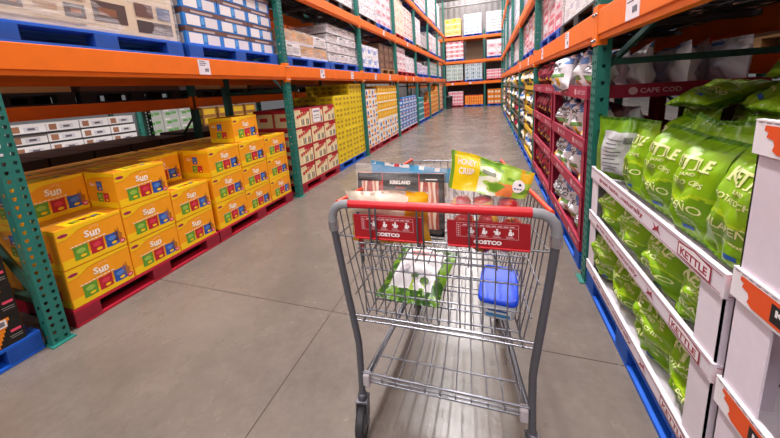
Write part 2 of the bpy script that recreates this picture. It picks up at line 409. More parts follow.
# ------------------------------------------------------------------ cartons
def carton_maps(w_, d_, h_, e=0.0012):
    fr = lambda a, b, l=0: (d_/2+e+l, -w_/2+a, b)
    sm_ = lambda a, b, l=0: (-d_/2+a, -w_/2-e-l, b)
    sp_ = lambda a, b, l=0: (d_/2-a, w_/2+e+l, b)
    tp = lambda a, b, l=0: (d_/2-b, -w_/2+a, h_+e+l)
    return fr, sm_, sp_, tp
def sun_mesh(w_, d_, h_):
    mb = MB(); O = mat('#f59f0c', 0.45, mottle=0.03); Yl = mat('#f8c80c', 0.42, mottle=0.03); Wt = mat('#fdf6e6', 0.5, mottle=0)
    Rd = mat('#b81f2b', 0.4); Gn = mat('#5f9a2c', 0.4); Bl = mat('#2553a8', 0.4); Br = mat('#b06a1d', 0.5); LR = mat('#d8384a', 0.4); dO = mat('#c67a12', 0.45)
    mb.box((-d_/2, -w_/2, 0), (d_/2, w_/2, h_), O, 0.004)
    fr, sm_, sp_, tp = carton_maps(w_, d_, h_)
    def packs(mp, cols_, a, b, s):
        for i, (c, c2) in enumerate(cols_):
            x = a+i*s*1.12
            mb.poly(mp, [(x, b+.01*s), (x+s*.5, b-.02*s), (x+s, b+.02*s), (x+s*.97, b+s*.6), (x+s, b+s*1.18), (x+s*.5, b+s*1.12), (x, b+s*1.16), (x+s*.03, b+s*.55)], c, 0.0004)
            mb.disc(mp, x+s*.5, b+s*.72, s*.33, c2, 10, 0.0008, s*.22)
            mb.disc(mp, x+s*.6, b+s*.25, s*.22, Yl, 8, 0.0008, s*.13)
    k = w_/0.36
    mb.rect(fr, .005, .004, w_-.005, .062*k, Yl)
    mb.poly(fr, [(.005, h_-.004), (.005, h_-.075), (.05*k, h_-.072), (.085*k, h_-.055), (.115*k, h_-.035), (.15*k, h_-.03), (w_-.005, h_-.02), (w_-.005, h_-.004)], Yl)
    mb.disc(fr, .036*k, h_-.045, .027*k, mat('#a01c4c', .5), 10, 0.0005, .011)
    mb.text(fr, 'Sun', w_*.5, h_*.60, .046*k, Wt, lift=.0004, bold=.03)
    for q in range(7):
        t = math.pi*(q+.5)/7; mb.poly(fr, [(w_*.545+.02*math.cos(t-.06), h_*.775+.014*math.sin(t-.06)), (w_*.545+.032*math.cos(t), h_*.775+.024*math.sin(t)), (w_*.545+.02*math.cos(t+.06), h_*.775+.014*math.sin(t+.06))], Wt, .0004)
    for q in range(9): mb.rect(fr, w_*(.16+.06*q), h_*.475+.001*q, w_*(.205+.06*q), h_*.495+.001*q, Wt, lift=.0004)
    mb.rect(fr, w_*.46, h_*.575, w_*.6, h_*.6, Wt, lift=.0004)
    packs(fr, ((Gn, mat('#9cc04c', .4)), (Rd, LR), (Bl, mat('#5580c8', .4))), w_*.18, .035*k, .078*k)
    mb.poly(fr, [(w_*.8, .055), (w_*.93, .055), (w_*.95, .1), (w_*.91, .115), (w_*.89, .16), (w_*.87, .115), (w_*.85, .15), (w_*.83, .115), (w_*.78, .1)], Br, .0004)
    mb.disc(fr, w_*.93, .045, .019, LR, 12, .0008); mb.text(fr, '30', w_*.93, .038, .014, Wt, lift=.0012)
    for mp in (sm_, sp_):
        mb.rect(mp, .005, .004, d_-.005, .05, Yl)
        mb.poly(mp, [(.005, h_-.004), (.005, h_-.06), (.06, h_-.04), (d_-.005, h_-.025), (d_-.005, h_-.004)], Yl)
        packs(mp, ((Bl, mat('#5580c8', .4)),), d_*.35, h_*.5, .06); packs(mp, ((Gn, mat('#9cc04c', .4)), (Rd, LR)), d_*.3, h_*.18, .06)
        mb.text(mp, 'Sun', d_*.2, h_*.62, .026, Wt, lift=.0004)
    mb.rect(tp, .005, .005, w_-.005, d_-.005, dO); mb.rect(tp, w_*.2, .005, w_*.8, d_*.45, Yl, lift=.0004)
    packs(tp, ((Gn, mat('#9cc04c', .4)), (Rd, LR), (Bl, mat('#5580c8', .4))), w_*.3, d_*.1, .05)
    mb.rect(tp, 0.005, d_*.49, w_-.005, d_*.51, mat('#c9a26a', .6), lift=.0008)
    return mb.mesh('snack_carton')
def gen_carton(key, w_, d_, h_, base, front, side=None, texts=(), top=None, rough=0.5, name='carton', chamf=0.003):
    """front/side prints: (a0,b0,a1,b1,colour) as fractions; texts: (string,a,b,height,colour)"""
    mb = MB(); mb.box((-d_/2, -w_/2, 0), (d_/2, w_/2, h_), mat(base, rough, mottle=0.03), chamf)
    fr, sm_, sp_, tp = carton_maps(w_, d_, h_)
    for i, q in enumerate(front):
        if len(q) == 5:
            a0, b0, a1, b1, c = q; mb.rect(fr, a0*w_, b0*h_, a1*w_, b1*h_, mat(c, rough, mottle=0.03), lift=.0003*i)
        else:
            a, b, r, c = q; mb.disc(fr, a*w_, b*h_, r*h_, mat(c, rough, mottle=0.03), 10, lift=.0003*i)
    for mp in (sm_, sp_):
        for i, q in enumerate(side if side is not None else front):
            if len(q) == 5:
                a0, b0, a1, b1, c = q; mb.rect(mp, a0*d_, b0*h_, a1*d_, b1*h_, mat(c, rough, mottle=0.03), lift=.0003*i)
            else:
                a, b, r, c = q; mb.disc(mp, a*d_, b*h_, r*h_, mat(c, rough, mottle=0.03), 10, lift=.0003*i)
    for t in texts:
        st, a, b, hh, c = t[:5]; mb.text(fr, st, a*w_, b*h_, hh*h_, mat(c, .5, mottle=0), lift=.0003*len(front)+.0006, rot=t[5] if len(t) > 5 else 0, slant=t[6] if len(t) > 6 else 0, width=None)
    if top: mb.rect(tp, .004, .004, w_-.004, d_-.004, mat(top, rough, mottle=.03))
    return mb.mesh(name)
def stack(me, name, desc, group, cat, side, a0, w_, d_, h_, z0, heights, refs, jit=0.004, rows_off=0, dep0=0.0, gap=0.004, pick=None, start=0):
    """heights[depth][col] = how many high. refs = (column reference phrase, pallet phrase)"""
    for dpt, hs in enumerate(heights):
        for c, n in enumerate(hs):
            for r in range(start, n):
                j = rnd.uniform(-jit, jit) if r else 0
                dj = abs(rnd.uniform(0, jit*1.5))
                loc, rz = side_loc(side, a0+(c+.5)*w_, dep0+d_/2+dpt*(d_+0.006)+dj, z0+r*(h_+0.0005))
                m_ = pick(dpt, c, r, n) if pick else me
                rowname = 'bottom row' if (r+rows_off) == 0 else ('top row' if False else ORD[r+rows_off]+' row up')
                where = f'{ORD[c]} column {refs[0]}' if len(hs) > 1 else refs[0]
                beh = '' if dpt == 0 else (', second deep' if dpt == 1 else ', third deep')
                lab = f'{desc}, {rowname}, {where}{beh}'
                o = put(m_, name, None, loc, rz + rnd.uniform(-.006, .006))
                tag(o, lab, cat, group)

# --- snack cartons on the two red pallets
SH = 0.27
s1 = sun_mesh(0.362, 0.31, SH); s2 = sun_mesh(0.386, 0.31, SH)
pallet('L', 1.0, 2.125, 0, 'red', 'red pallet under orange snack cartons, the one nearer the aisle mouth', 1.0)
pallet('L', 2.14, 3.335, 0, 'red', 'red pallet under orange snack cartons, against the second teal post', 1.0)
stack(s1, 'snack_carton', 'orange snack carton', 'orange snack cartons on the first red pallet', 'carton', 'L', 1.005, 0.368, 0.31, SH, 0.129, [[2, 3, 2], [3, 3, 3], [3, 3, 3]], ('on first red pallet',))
def s2pick(*a): return s2
stack(s2, 'snack_carton', 'orange snack carton', 'orange snack cartons on the second red pallet', 'carton', 'L', 2.15, 0.391, 0.31, SH, 0.129, [[3, 3, 3], [3, 3, 3], [3, 3, 3]], ('on second red pallet',))
loc, rz = side_loc('L', 2.72, 0.2, 0.129+3*SH+0.004)
tag(put(s2, 'snack_carton', None, loc, rz+.05), 'orange snack carton alone on top of the second red pallet stack', 'carton', 'orange snack cartons on the second red pallet')

# --- cream and red cracker cartons
CR = [(0, .80, 1, 1, '#b01a28'), (.02, .80, .4, .94, '#e2cf9c'), (0, 0, 1, .06, '#b01a28'), (.02, .06, .98, .80, '#ead9ab')]
for i in range(6): CR.append((.30+.105*i, .12, .375+.105*i, .44, ['#f6ecc8', '#a9823e', '#5f7f96'][i % 3]))
for i in range(5): CR.append((.14+.14*i, .50+.05*i, .25+.14*i, .66+.055*i, '#c2202c'))
CRs = [(0, .80, 1, 1, '#a81624'), (.05, .08, .95, .8, '#dcc894'), (.3, .4, .7, .6, '#c2202c')]
ck = gen_carton('ck', .379, .34, .27, '#c04038', CR, CRs, (), top='#8f1420', name='cracker_carton')
ck2 = gen_carton('ck2', .379, .34, .27, '#c04038', CR + [(.15, .1, .8, .95, '#c21626'), (.18, .13, .77, .92, '#f3efee'), (.25, .7, .7, .8, '#9a9aa0'), (.25, .5, .7, .55, '#9a9aa0'), (.25, .35, .7, .4, '#9a9aa0')], CRs, [], top='#8f1420', name='cracker_carton')
pallet('L', 3.57, 4.74, 0, 'red', 'red pallet under cream and red cracker cartons', 1.0)
stack(ck, 'cracker_carton', 'cream and red cracker carton', 'cream and red cracker cartons', 'carton', 'L', 3.57, .388, .34, .27, .129, [[4, 4, 4], [4, 4, 4]], ('past second teal post',), pick=lambda d, c, r, n: ck2 if (d == 0 and c == 1 and r == 3) else ck)
# --- yellow cartons
YE = [(0.02, .02, .98, .98, '#f3d91a')]
for i in range(2):
    for j in range(2): YE.append((.1+.44*i, .12+.42*j, .46+.44*i, .44+.42*j, '#d3b41a')); YE.append((.16+.44*i, .22+.42*j, .4+.44*i, .34+.42*j, '#a5861c'))
yc = gen_carton('yc', .30, .31, .203, '#e2c616', YE, None, [], top='#dcc014', name='yellow_carton')
pallet('L', 4.76, 6.0, 0, 'blue', 'blue pallet under tall stack of yellow cartons', 1.0)
stack(yc, 'yellow_carton', 'yellow carton', 'yellow cartons on the blue pallet', 'carton', 'L', 4.765, .305, .31, .203, .129, [[6, 6, 7, 7], [6, 6, 7, 7], [6, 6, 7, 7]], ('of the yellow stack',))
# --- white cartons, yellow cartons behind the third post
WG = [(.04, .05, .96, .95, '#f4f0ea'), (.08, .1, .5, .3, '#f0951e'), (.3, .62, .2, '#2d63b4'), (.6, .5, .92, .85, '#f3b01c'), (.62, .12, .9, .3, '#2b4f9c'), (.2, .36, .42, .44, '#d8402c')]
wg = gen_carton('wg', .36, .33, .218, '#f1ede6', WG, None, [], top='#e9e4dc', name='white_carton')
wg2 = gen_carton('wg2', .398, .33, .27, '#f1ede6', WG, None, [], top='#e9e4dc', name='white_carton')
YG = [(.0, .0, 1, .18, '#f7efd8'), (.08, .3, .48, .86, '#f5b615'), (.55, .3, .95, .86, '#f0a714'), (.28, .58, .2, '#fbe27c'), (.75, .58, .2, '#fbe27c')]
yg = gen_carton('yg', .398, .33, .208, '#f3bb12', YG, None, [], top='#f0bc1c', name='yellow_carton')
pallet('L', 6.17, 6.92, 0, 'red', 'red pallet under slim stack of white cartons past third teal post', 1.0)
pallet('L', 6.95, 8.58, 0, 'red', 'red pallet under white cartons with yellow ones on top', 1.0)
stack(wg, 'white_carton', 'white carton of slim stack', 'white snack cartons', 'carton', 'L', 6.17, .367, .33, .218, .129, [[6, 6], [6, 6]], ('past third post',))
stack(wg2, 'white_carton', 'white carton under yellow ones', 'white snack cartons', 'carton', 'L', 6.955, .404, .33, .27, .129, [[2, 2, 2, 2], [2, 2, 2, 2]], ('of that pallet',))
stack(yg, 'yellow_carton', 'yellow carton stacked over white ones', 'yellow cartons over the white ones', 'carton', 'L', 6.955, .404, .33, .208, .129+.542, [[4, 4, 4, 4], [4, 4, 4, 4]], ('of that pallet',))
# --- blue, teal, orange cartons far down the run
BC = [(.03, .3, .97, .95, '#2e78c8'), (.06, .0, .94, .3, '#d5e2ef'), (.1, .45, .5, .8, '#cfe0f2'), (.6, .5, .9, .7, '#e86a30')]
bc = gen_carton('bc', .38, .33, .2, '#3c84cc', BC, None, [], top='#8fb4dc', name='blue_carton')
pallet('L', 8.75, 11.14, 0, 'red', 'long red pallet row under blue and white cartons', 1.0)
stack(bc, 'blue_carton', 'blue and white carton', 'blue and white cartons', 'carton', 'L', 8.77, .392, .33, .2, .129, [[4, 5, 5, 5, 5, 5]], ('of the blue stack',))
tcn = gen_carton('tc', .36, .33, .22, '#27a0aa', [(.0, .0, 1, .25, '#bfe0e2'), (.1, .4, .9, .8, '#17808c')], None, [], top='#58b4bc', name='teal_carton')
pallet('L', 11.3, 12.42, 0, 'blue', 'blue pallet under the teal cartons', 1.0)
stack(tcn, 'teal_carton', 'teal carton', 'teal cartons', 'carton', 'L', 11.31, .368, .33, .22, .129, [[4, 4, 4]], ('of the teal stack',))
oc = gen_carton('oc', .38, .33, .2, '#d8531e', [(.0, .0, 1, .2, '#e8a24a'), (.1, .35, .9, .85, '#c23d1a')], None, [], top='#d87a3a', name='orange_carton')
pallet('L', 12.5, 13.7, 0, 'blue', 'blue pallet under low red-orange cartons', 1.0)
stack(oc, 'orange_carton', 'red-orange carton', 'red-orange cartons', 'carton', 'L', 12.52, .388, .33, .2, .129, [[3, 3, 3]], ('of the low stack',))
oc2 = gen_carton('oc2', .383, .33, .21, '#f09a1e', [(.0, .0, 1, .22, '#fbdc9a'), (.1, .4, .9, .85, '#e97b14'), (.4, .5, .6, .75, '#fff0c8')], None, [], top='#f0b050', name='orange_carton')
pallet('L', 13.9, 16.28, 0, 'blue', 'blue pallet row under bright orange cartons', 1.0)
stack(oc2, 'orange_carton', 'bright orange carton', 'bright orange cartons', 'carton', 'L', 13.92, .392, .33, .21, .129, [[4, 5, 5, 5, 6, 6]], ('of the bright stack',))
oc3 = gen_carton('oc3', .4, .33, .21, '#f4e6d4', [(.0, .0, 1, .35, '#f08a1e'), (.2, .5, .8, .9, '#f8b860')], None, [], top='#f0b050', name='orange_carton')
pallet('L', 16.5, 17.75, 0, 'blue', 'blue pallet under orange and white cartons by the end rack', 1.0)
stack(oc3, 'orange_carton', 'orange and white striped carton', 'orange and white cartons', 'carton', 'L', 16.52, .405, .33, .21, .129, [[7, 7, 7]], ('of the last stack',))
# --- black and orange boxes before the first post
BO = [(.0, .0, 1, 1, '#15120f')] + [(.0, .03+.115*q, .76+.02*q, .145+.115*q, '#f0870f') for q in range(8)] + [(.02, .04, .74, .5, '#f3bb12'), (.25, .35, .2, '#c9731a'), (.62, .4, .16, '#dca04a'), (.76, .66, .87, .92, '#f1ece8'), (.78, .71, .85, .87, '#77707a'), (.88, .40, .98, .49, '#e84a6a'), (.86, .27, .98, .29, '#9a9490'), (.87, .20, .98, .22, '#9a9490')]
bo = gen_carton('bo', .40, .33, .172, '#1a1613', BO, BO, [], top='#1a1613', name='black_carton')
pallet('L', -.38, .845, 0, 'blue', 'blue pallet under black and orange boxes before the first teal post', 1.0)
stack(bo, 'black_carton', 'black and orange box', 'black and orange boxes', 'carton', 'L', -.415, .402, .33, .172, .129, [[3, 3, 3], [3, 3, 3]], ('before the first post',))

# ------------------------------------------------------------------ wrapped loads on the upper levels
_CM = {}
def plain_carton(w_, d_, h_, style):
    k = (round(w_, 2), round(d_, 2), round(h_, 2), style)
    if k in _CM: return _CM[k]
    P = {
     'beige': ('#cdb49a', [(.01, .01, .99, .99, '#d6c0a6'), (.04, 0.117, .16, 0.241, '#5a4038'), (.2, 0.142, .3, 0.204, '#b48e6c'), (.33, 0.104, .43, 0.228, '#4c3a38'), (.47, 0.104, .66, 0.303, '#55403c'), (.72, 0.055, .97, 0.185, '#4a3c3e'), (.05, 0.042, .42, 0.058, '#9a8470'), (.06, 0.154, .14, 0.204, '#b0703c'), (.36, 0.142, .41, 0.185, '#a86638'), (.5, 0.166, .6, 0.241, '#8a5a40'), (.04, 0.266, .44, 0.352, '#c9a47e'), (.72, 0.228, .84, 0.365, '#6a4a44'), (.87, 0.228, .97, 0.365, '#5a6a8a')]),
     'bluewhite': ('#2f7fd0', [(.0, .72, 1, 1, '#6a4a44'), (.06, .08, .42, .66, '#e9e4e6'), (.56, .08, .92, .66, '#ded8dc'), (.2, .78, .8, .9, '#b8a4a0'), (.44, .2, .54, .6, '#5aa2e0')]),
     'whiteblack': ('#e7e2e2', [(.0, .0, 1, .16, '#2d2a2c'), (.1, .3, .5, .7, '#cfc8c8'), (.55, .35, .9, .8, '#bdb6b6'), (.2, .8, .5, .92, '#4a4648')]),
     'tan': ('#c39762', [(.0, .0, 1, .2, '#d8cfd6'), (.1, .4, .4, .8, '#b0824e'), (.6, .4, .8, .8, '#e09a40')]),
     'pinkwhite': ('#efdfe2', [(.08, .1, .92, .5, '#e6b8c2'), (.2, .6, .8, .9, '#f7eef0'), (.3, .2, .7, .4, '#d2506c')]),
     'white': ('#ece6ea', [(.06, .08, .94, .92, '#f2eef0'), (.15, .3, .5, .7, '#d4ccd6'), (.6, .55, .85, .8, '#b9b2c8')]),
     'whiteblue': ('#eceaf0', [(.06, .08, .94, .92, '#f2f2f6'), (.15, .3, .6, .7, '#7f9fd8'), (.65, .5, .9, .85, '#b2c6ea')]),
     'coral': ('#f0d8d0', [(.08, .1, .92, .9, '#f4e2dc'), (.15, .55, .85, .8, '#e8785a'), (.2, .2, .8, .35, '#eda088')]),
     'cream': ('#efe0c8', [(.05, .05, .95, .95, '#f2e6d2'), (.15, .5, .6, .8, '#e4b066'), (.65, .2, .9, .6, '#d8c4a8')]),
     'lavender': ('#d6cae0', [(.06, .08, .94, .5, '#c4b2d6'), (.2, .6, .8, .9, '#ece4f0')]),
     'reddot': ('#f3e6e6', [(.2, .55, .28, '#c8344a'), (.05, .02, .95, .14, '#dcb0b4'), (.75, .5, .2, '#e07a86')]),
     'magenta': ('#eed6da', [(.06, .08, .94, .92, '#e05a74'), (.2, .3, .8, .6, '#f4d4da'), (.3, .65, .7, .85, '#c21f48')]),
     'grey': ('#bdb4b6', [(.05, .05, .95, .95, '#c8c0c2'), (.2, .3, .7, .7, '#a89ea2')]),
     'brown': ('#6a4a38', [(.05, .05, .95, .95, '#70503c'), (.2, .3, .7, .7, '#8a6a50')]),
     'yellow': ('#f2c615', [(.04, .0, .96, .12, '#f5efe0'), (.1, .3, .9, .85, '#f6d21c'), (.2, .45, .75, .7, '#d9a012')]),
     'redwhite': ('#f0dcdc', [(.0, .5, 1, 1, '#dc4a58'), (.12, .1, .88, .42, '#f6ecec'), (.2, .6, .7, .85, '#f2c8cc')]),
     'greenwhite': ('#e4e8e4', [(.0, .0, 1, .25, '#b8c6be'), (.08, .3, .3, .9, '#6f9a86'), (.38, .3, .6, .9, '#4c7a68'), (.68, .3, .92, .9, '#88aa9a')]),
     'bluebottle': ('#dfe6ea', [(.0, .0, 1, .22, '#a8bac2'), (.08, .3, .3, .9, '#6c96aa'), (.38, .3, .6, .9, '#39607a'), (.68, .3, .92, .9, '#9ab6c2')]),
     'pinktray': ('#f2dfe2', [(.05, .1, .3, .8, '#e25a74'), (.38, .1, .62, .8, '#e87f92'), (.7, .1, .95, .8, '#e25a74')]),
     'redorange': ('#e8451e', [(.0, .0, 1, .15, '#f6a01e'), (.1, .3, .4, .85, '#f4b43a'), (.6, .3, .9, .85, '#f4b43a')]),
     'stripes': ('#efecee', [(.0, .0, 1, .18, '#5c565c'), (.1, .4, .9, .8, '#f6f4f6'), (.3, .5, .6, .7, '#c4bcc6')]),
     'green': ('#9aa09a', [(.05, .1, .95, .9, '#a9aca6'), (.2, .35, .6, .6, '#5c8a4a'), (.65, .2, .9, .35, '#6c9a58')]),
     'dark': ('#2a2426', [(.1, .2, .9, .8, '#352e30'), (.3, .4, .7, .6, '#5a3034')]),
    }[style]
    me = gen_carton(style, w_, d_, h_, P[0], P[1], None, [], None, name='carton')
    _CM[k] = me
    return me
def wrap_mesh(w_, d_, h_, seed, amp=0.012):
    """loose film pulled round a load, sides and top"""
    mb = MB(); g = 0.012
    hx, hy = d_/2+g, w_/2+g
    def ring(t):
        per = [(-hx, -hy), (hx, -hy), (hx, hy), (-hx, hy)]
        t = t*4; i = int(t) % 4; f = t-int(t)
        a, b = per[i], per[(i+1) % 4]
        return a[0]+(b[0]-a[0])*f, a[1]+(b[1]-a[1])*f
    nt_, nz_ = 48, 14
    def P(u, v):
        x, y = ring(u % 1.0)
        n = noise.noise(Vector((x*3+seed, y*3, v*4)))*amp
        L_ = math.hypot(x, y)
        return (x*(1+n*.5/L_)+n*x/L_*.6, y*(1+n/L_), 0.0+(h_+g)*v)
    mb.grid(P, nt_, nz_, M_WRAP)
    mb.grid(lambda u, v: (-hx+2*hx*u, -hy+2*hy*v, h_+g+noise.noise(Vector((u*4, v*4, seed)))*amp*.7), 8, 8, M_WRAP)
    return mb.mesh('stretch_wrap')
SH_N = {}
LEVELN = {'L': {0: 'floor', 1: 'first shelf', 2: 'second shelf', 3: 'top shelf'}}
RACKN = {'L': 'snack-carton rack', 'R': 'chip-bag rack', 'B': 'far end rack'}
def load(side, a0, a1, z, h_, pal, style, nc_, nr, wrap=True, jag=0, desc=None, depth=0.96, lev=1, dep0=0.0, two=None):
    """a pallet and the cartons film-wrapped on it"""
    lev = lev if lev != 1 else (1 if z < 2.2 else 2 if z < 3.5 else 3)
    k = (side, lev); SH_N[k] = SH_N.get(k, -1)+1; nth = SH_N[k]
    place = f'{ORD[nth]} along the {["floor", "first shelf", "second shelf", "top shelf"][lev]} of the {RACKN[side]}'
    pal_h = 0.125
    if pal: pallet(side, a0, a1, z, pal, f'{pal} pallet {place}', depth, dep0)
    else: pal_h = 0.0
    loc, rz = side_loc(side, (a0+a1)/2, dep0+depth/2, z+pal_h+0.004)
    W = a1-a0-0.03
    word = {'bluewhite': 'blue and white', 'whiteblack': 'white and black', 'pinkwhite': 'pale pink', 'whiteblue': 'white and blue', 'reddot': 'white red-dotted', 'redwhite': 'red and white', 'greenwhite': 'green bottle', 'bluebottle': 'blue bottle', 'pinktray': 'pink and white', 'redorange': 'red and orange', 'stripes': 'dark-striped white', 'magenta': 'magenta'}.get(style, style)
    root = thing('wrapped_load', f'{"wrapped" if wrap else "open"} {word} cartons, {place}', 'stacked goods', loc, rz, 'pallet loads on the racks')
    cw, ch = W/nc_, h_/nr
    for c in range(nc_):
        n = nr - (rnd.randint(0, jag) if jag else 0)
        for r in range(n):
            m_ = plain_carton(cw-0.006, depth/2-0.01, ch-0.002, style if not two or (r+c) % 3 else two)
            put(m_, 'carton', root, (depth/4-0.02-abs(rnd.gauss(0, .006)), -W/2+(c+.5)*cw+rnd.uniform(-.004, .004), r*ch))
            if r == n-1 or c in (0, nc_-1):
                put(m_, 'carton', root, (-depth/4+0.0, -W/2+(c+.5)*cw, r*ch))
    if wrap: put(wrap_mesh(W, depth-0.05, h_, rnd.uniform(0, 50)), 'stretch_wrap', root, (-0.01, 0, 0))
    return root
# first shelf of the snack-carton rack
Z1, Z2, Z3 = 1.792, 2.872, 4.322
load('L', -0.38, 0.78, Z1, .70, 'blue', 'beige', 2, 2)
load('L', 0.96, 2.10, Z1, .70, 'blue', 'beige', 1, 1)
load('L', 2.16, 3.38, Z1, .64, 'blue', 'bluewhite', 3, 4, wrap=False)
load('L', 3.55, 4.73, Z1, .36, 'blue', 'tan', 3, 2, jag=0, two='whiteblack')
load('L', 4.77, 5.94, Z1, .62, 'blue', 'whiteblack', 3, 4)
load('L', 6.15, 7.29, Z1, .46, 'blue', 'whiteblue', 3, 2)
load('L', 7.36, 8.54, Z1, .62, 'wood', 'brown', 3, 3, wrap=False)
load('L', 8.74, 9.89, Z1, .7, 'red', 'pinkwhite', 3, 4)
load('L', 9.94, 11.10, Z1, .5, 'red', 'white', 3, 3)
load('L', 11.34, 12.45, Z1, .42, 'blue', 'lavender', 3, 3)
load('L', 12.55, 13.65, Z1, .36, 'blue', 'lavender', 3, 2)
load('L', 13.90, 15.01, Z1, .6, 'blue', 'greenwhite', 3, 3)
load('L', 15.05, 16.20, Z1, .6, 'blue', 'greenwhite', 3, 3)
load('L', 16.56, 17.71, Z1, .6, 'blue', 'white', 3, 3)
# second shelf
load('L', 1.02, 2.13, Z2, 1.0, 'black', 'white', 3, 4)
load('L', 2.23, 3.33, Z2, 1.0, 'black', 'white', 3, 4)
load('L', 3.58, 4.73, Z2, .95, 'black', 'grey', 3, 4)
load('L', 4.78, 5.94, Z2, .95, 'black', 'white', 3, 4)
load('L', 6.18, 7.24, Z2, .95, 'black', 'white', 3, 4)
load('L', 7.34, 8.49, Z2, .9, 'blue', 'pinkwhite', 3, 4)
load('L', 8.76, 9.85, Z2, 1.05, 'red', 'cream', 3, 4)
load('L', 9.89, 11.04, Z2, .95, 'blue', 'coral', 3, 4)
load('L', 11.34, 12.45, Z2, .95, 'wood', 'white', 3, 4)
load('L', 12.50, 13.65, Z2, .5, 'black', 'grey', 3, 2)
load('L', 13.90, 14.96, Z2, .8, 'blue', 'pinkwhite', 3, 3)
load('L', 15.05, 16.20, Z2, .8, 'blue', 'white', 3, 3)
load('L', 16.50, 17.66, Z2, .8, 'blue', 'white', 3, 3)
# top shelf
for i, (a0, a1, h_, p, s_) in enumerate([(7.1, 8.3, 1.0, 'blue', 'white'), (8.5, 9.6, 1.1, 'blue', 'white'), (9.7, 10.8, 1.1, 'blue', 'whiteblue'), (11.0, 12.1, 1.1, 'blue', 'reddot'), (12.2, 13.3, 1.1, 'blue', 'reddot'), (13.5, 14.6, 1.2, 'red', 'white'), (14.7, 15.8, 1.2, 'blue', 'pinkwhite'), (16.0, 17.2, 1.2, 'blue', 'white')]):
    a0, a1 = .905+(a0-.905)*1.032, .905+(a1-.905)*1.032
    load('L', a0, a1, Z3, h_, p, s_, 3, 4, lev=3)
# chip-bag rack, first shelf and up
ZR = 1.782
for a0, a1, h_, p_, s1_, two_ in [(.95, 2.15, .56, 'blue', 'white', None), (2.42, 3.58, .56, 'black', 'white', None), (3.64, 4.85, .56, 'blue', 'magenta', 'pinkwhite'), (5.04, 5.95, .58, 'blue', 'coral', 'pinkwhite'), (6.0, 7.27, .56, 'blue', 'magenta', 'white'), (7.5, 8.6, .56, 'wood', 'pinkwhite', None), (8.7, 9.85, .56, 'blue', 'white', None), (10.1, 11.2, .56, 'blue', 'pinkwhite', None), (11.3, 12.4, .56, 'blue', 'lavender', None), (12.7, 13.8, .56, 'blue', 'white', None), (13.9, 15, .56, 'blue', 'white', None)]:
    load('R', a0, a1, ZR, h_, p_, s1_, 3, 3, two=two_)
for i in range(10):
    a0 = [5.04, 6.15, 7.45, 8.7, 10.1, 11.3, 12.7, 13.9, 15.2, 16.4][i]
    load('R', a0, a0+1.1, 2.702, 1.05, ['blue', 'blue', 'wood', 'blue'][i % 4], ['white', 'lavender', 'pinkwhite', 'whiteblue'][i % 4], 3, 4, lev=2)
# far end rack
load('B', -2.6, -1.55, 1.552, .97, 'red', 'greenwhite', 3, 4)
load('B', -1.45, -.38, 1.552, .97, 'blue', 'bluebottle', 3, 4)
load('B', -.15, 1.0, 1.552, .55, 'red', 'pinktray', 3, 3, wrap=False)
load('B', -2.58, -1.5, 2.872, 1.05, 'blue', 'redwhite', 3, 4, lev=2)
load('B', -.13, 1.0, 2.872, .95, 'blue', 'pinkwhite', 2, 2, lev=2)
load('B', -2.62, -1.62, 4.272, 1.0, 'red', 'yellow', 2, 3, lev=3)
load('B', -1.46, -.4, 4.272, 1.15, 'blue', 'whiteblue', 3, 5, lev=3)
load('B', -.16, 1.0, 4.272, 1.15, 'blue', 'stripes', 2, 7, lev=3)
load('B', -2.5, -1.56, 0, .86, 'red', 'pinktray', 3, 4, wrap=False, lev=0)
load('B', -1.48, -.34, 0, .58, 'blue', 'redorange', 4, 3, wrap=False, lev=0)
# plain board leaning in the empty bay
mb = MB(); mb.box((-1.42, 21.0, 2.88), (-.36, 21.02, 4.1), mat('#7d6047', .7, mottle=.1, scale=4)); tag(mb.build('cardboard_sheet'), 'plain brown board standing in the empty bay of the end rack', 'board')
for n_, (z0, z1, hx) in enumerate([(.02, 1.38, '#3c302c'), (1.58, 2.7, '#5a4a42')]):
    mb = MB(); mb.box((-2.68, 21.15, z0), (2.15, 21.18, z1), mat(hx, .8, mottle=.1, scale=2)); tag(mb.build('backing_board'), ['dark backing board behind the floor goods of the end rack', 'brown backing board behind the bottle pallets of the end rack'][n_], 'board')
# orange crates
def crate_mesh(w_, d_, h_):
    o = mat('#f0861c', .45); mb = MB()
    for s in (-1, 1):
        for zz in (0, .36, .72): mb.box((-d_/2, min(s*w_/2, s*(w_/2-.012)), zz*h_), (d_/2, max(s*w_/2, s*(w_/2-.012)), (zz+.26)*h_), o)
        for zz in (0, .72): mb.box((min(s*d_/2, s*(d_/2-.012)), -w_/2, zz*h_), (max(s*d_/2, s*(d_/2-.012)), w_/2, (zz+.27)*h_), o)
        for yy in (-w_/2, w_/2-.04, -.02): mb.box((min(s*d_/2, s*(d_/2-.012)), yy, 0), (max(s*d_/2, s*(d_/2-.012)), yy+.04, h_), o)
    mb.box((-d_/2, -w_/2, 0), (d_/2, w_/2, .01), o)
    mb.box((-d_/2+.03, -w_/2+.03, .012), (d_/2-.03, w_/2-.03, h_*.8), mat('#f3e6d2', .6))
    return mb.mesh('plastic_crate')
cm = crate_mesh(.38, .5, .30)
pallet('B', -.1, 1.08, 0, 'blue', 'blue pallet under orange crates at the end rack', .96)
for c in range(3):
    for r in range(3):
        loc, rz = side_loc('B', .1+.39*c, .27, .13+r*.302)
        tag(put(cm, 'plastic_crate', None, loc, rz), f'orange slatted crate, {["bottom", "middle", "top"][r]} of {ORD[c]} crate column at the end rack', 'crate', 'orange crates')
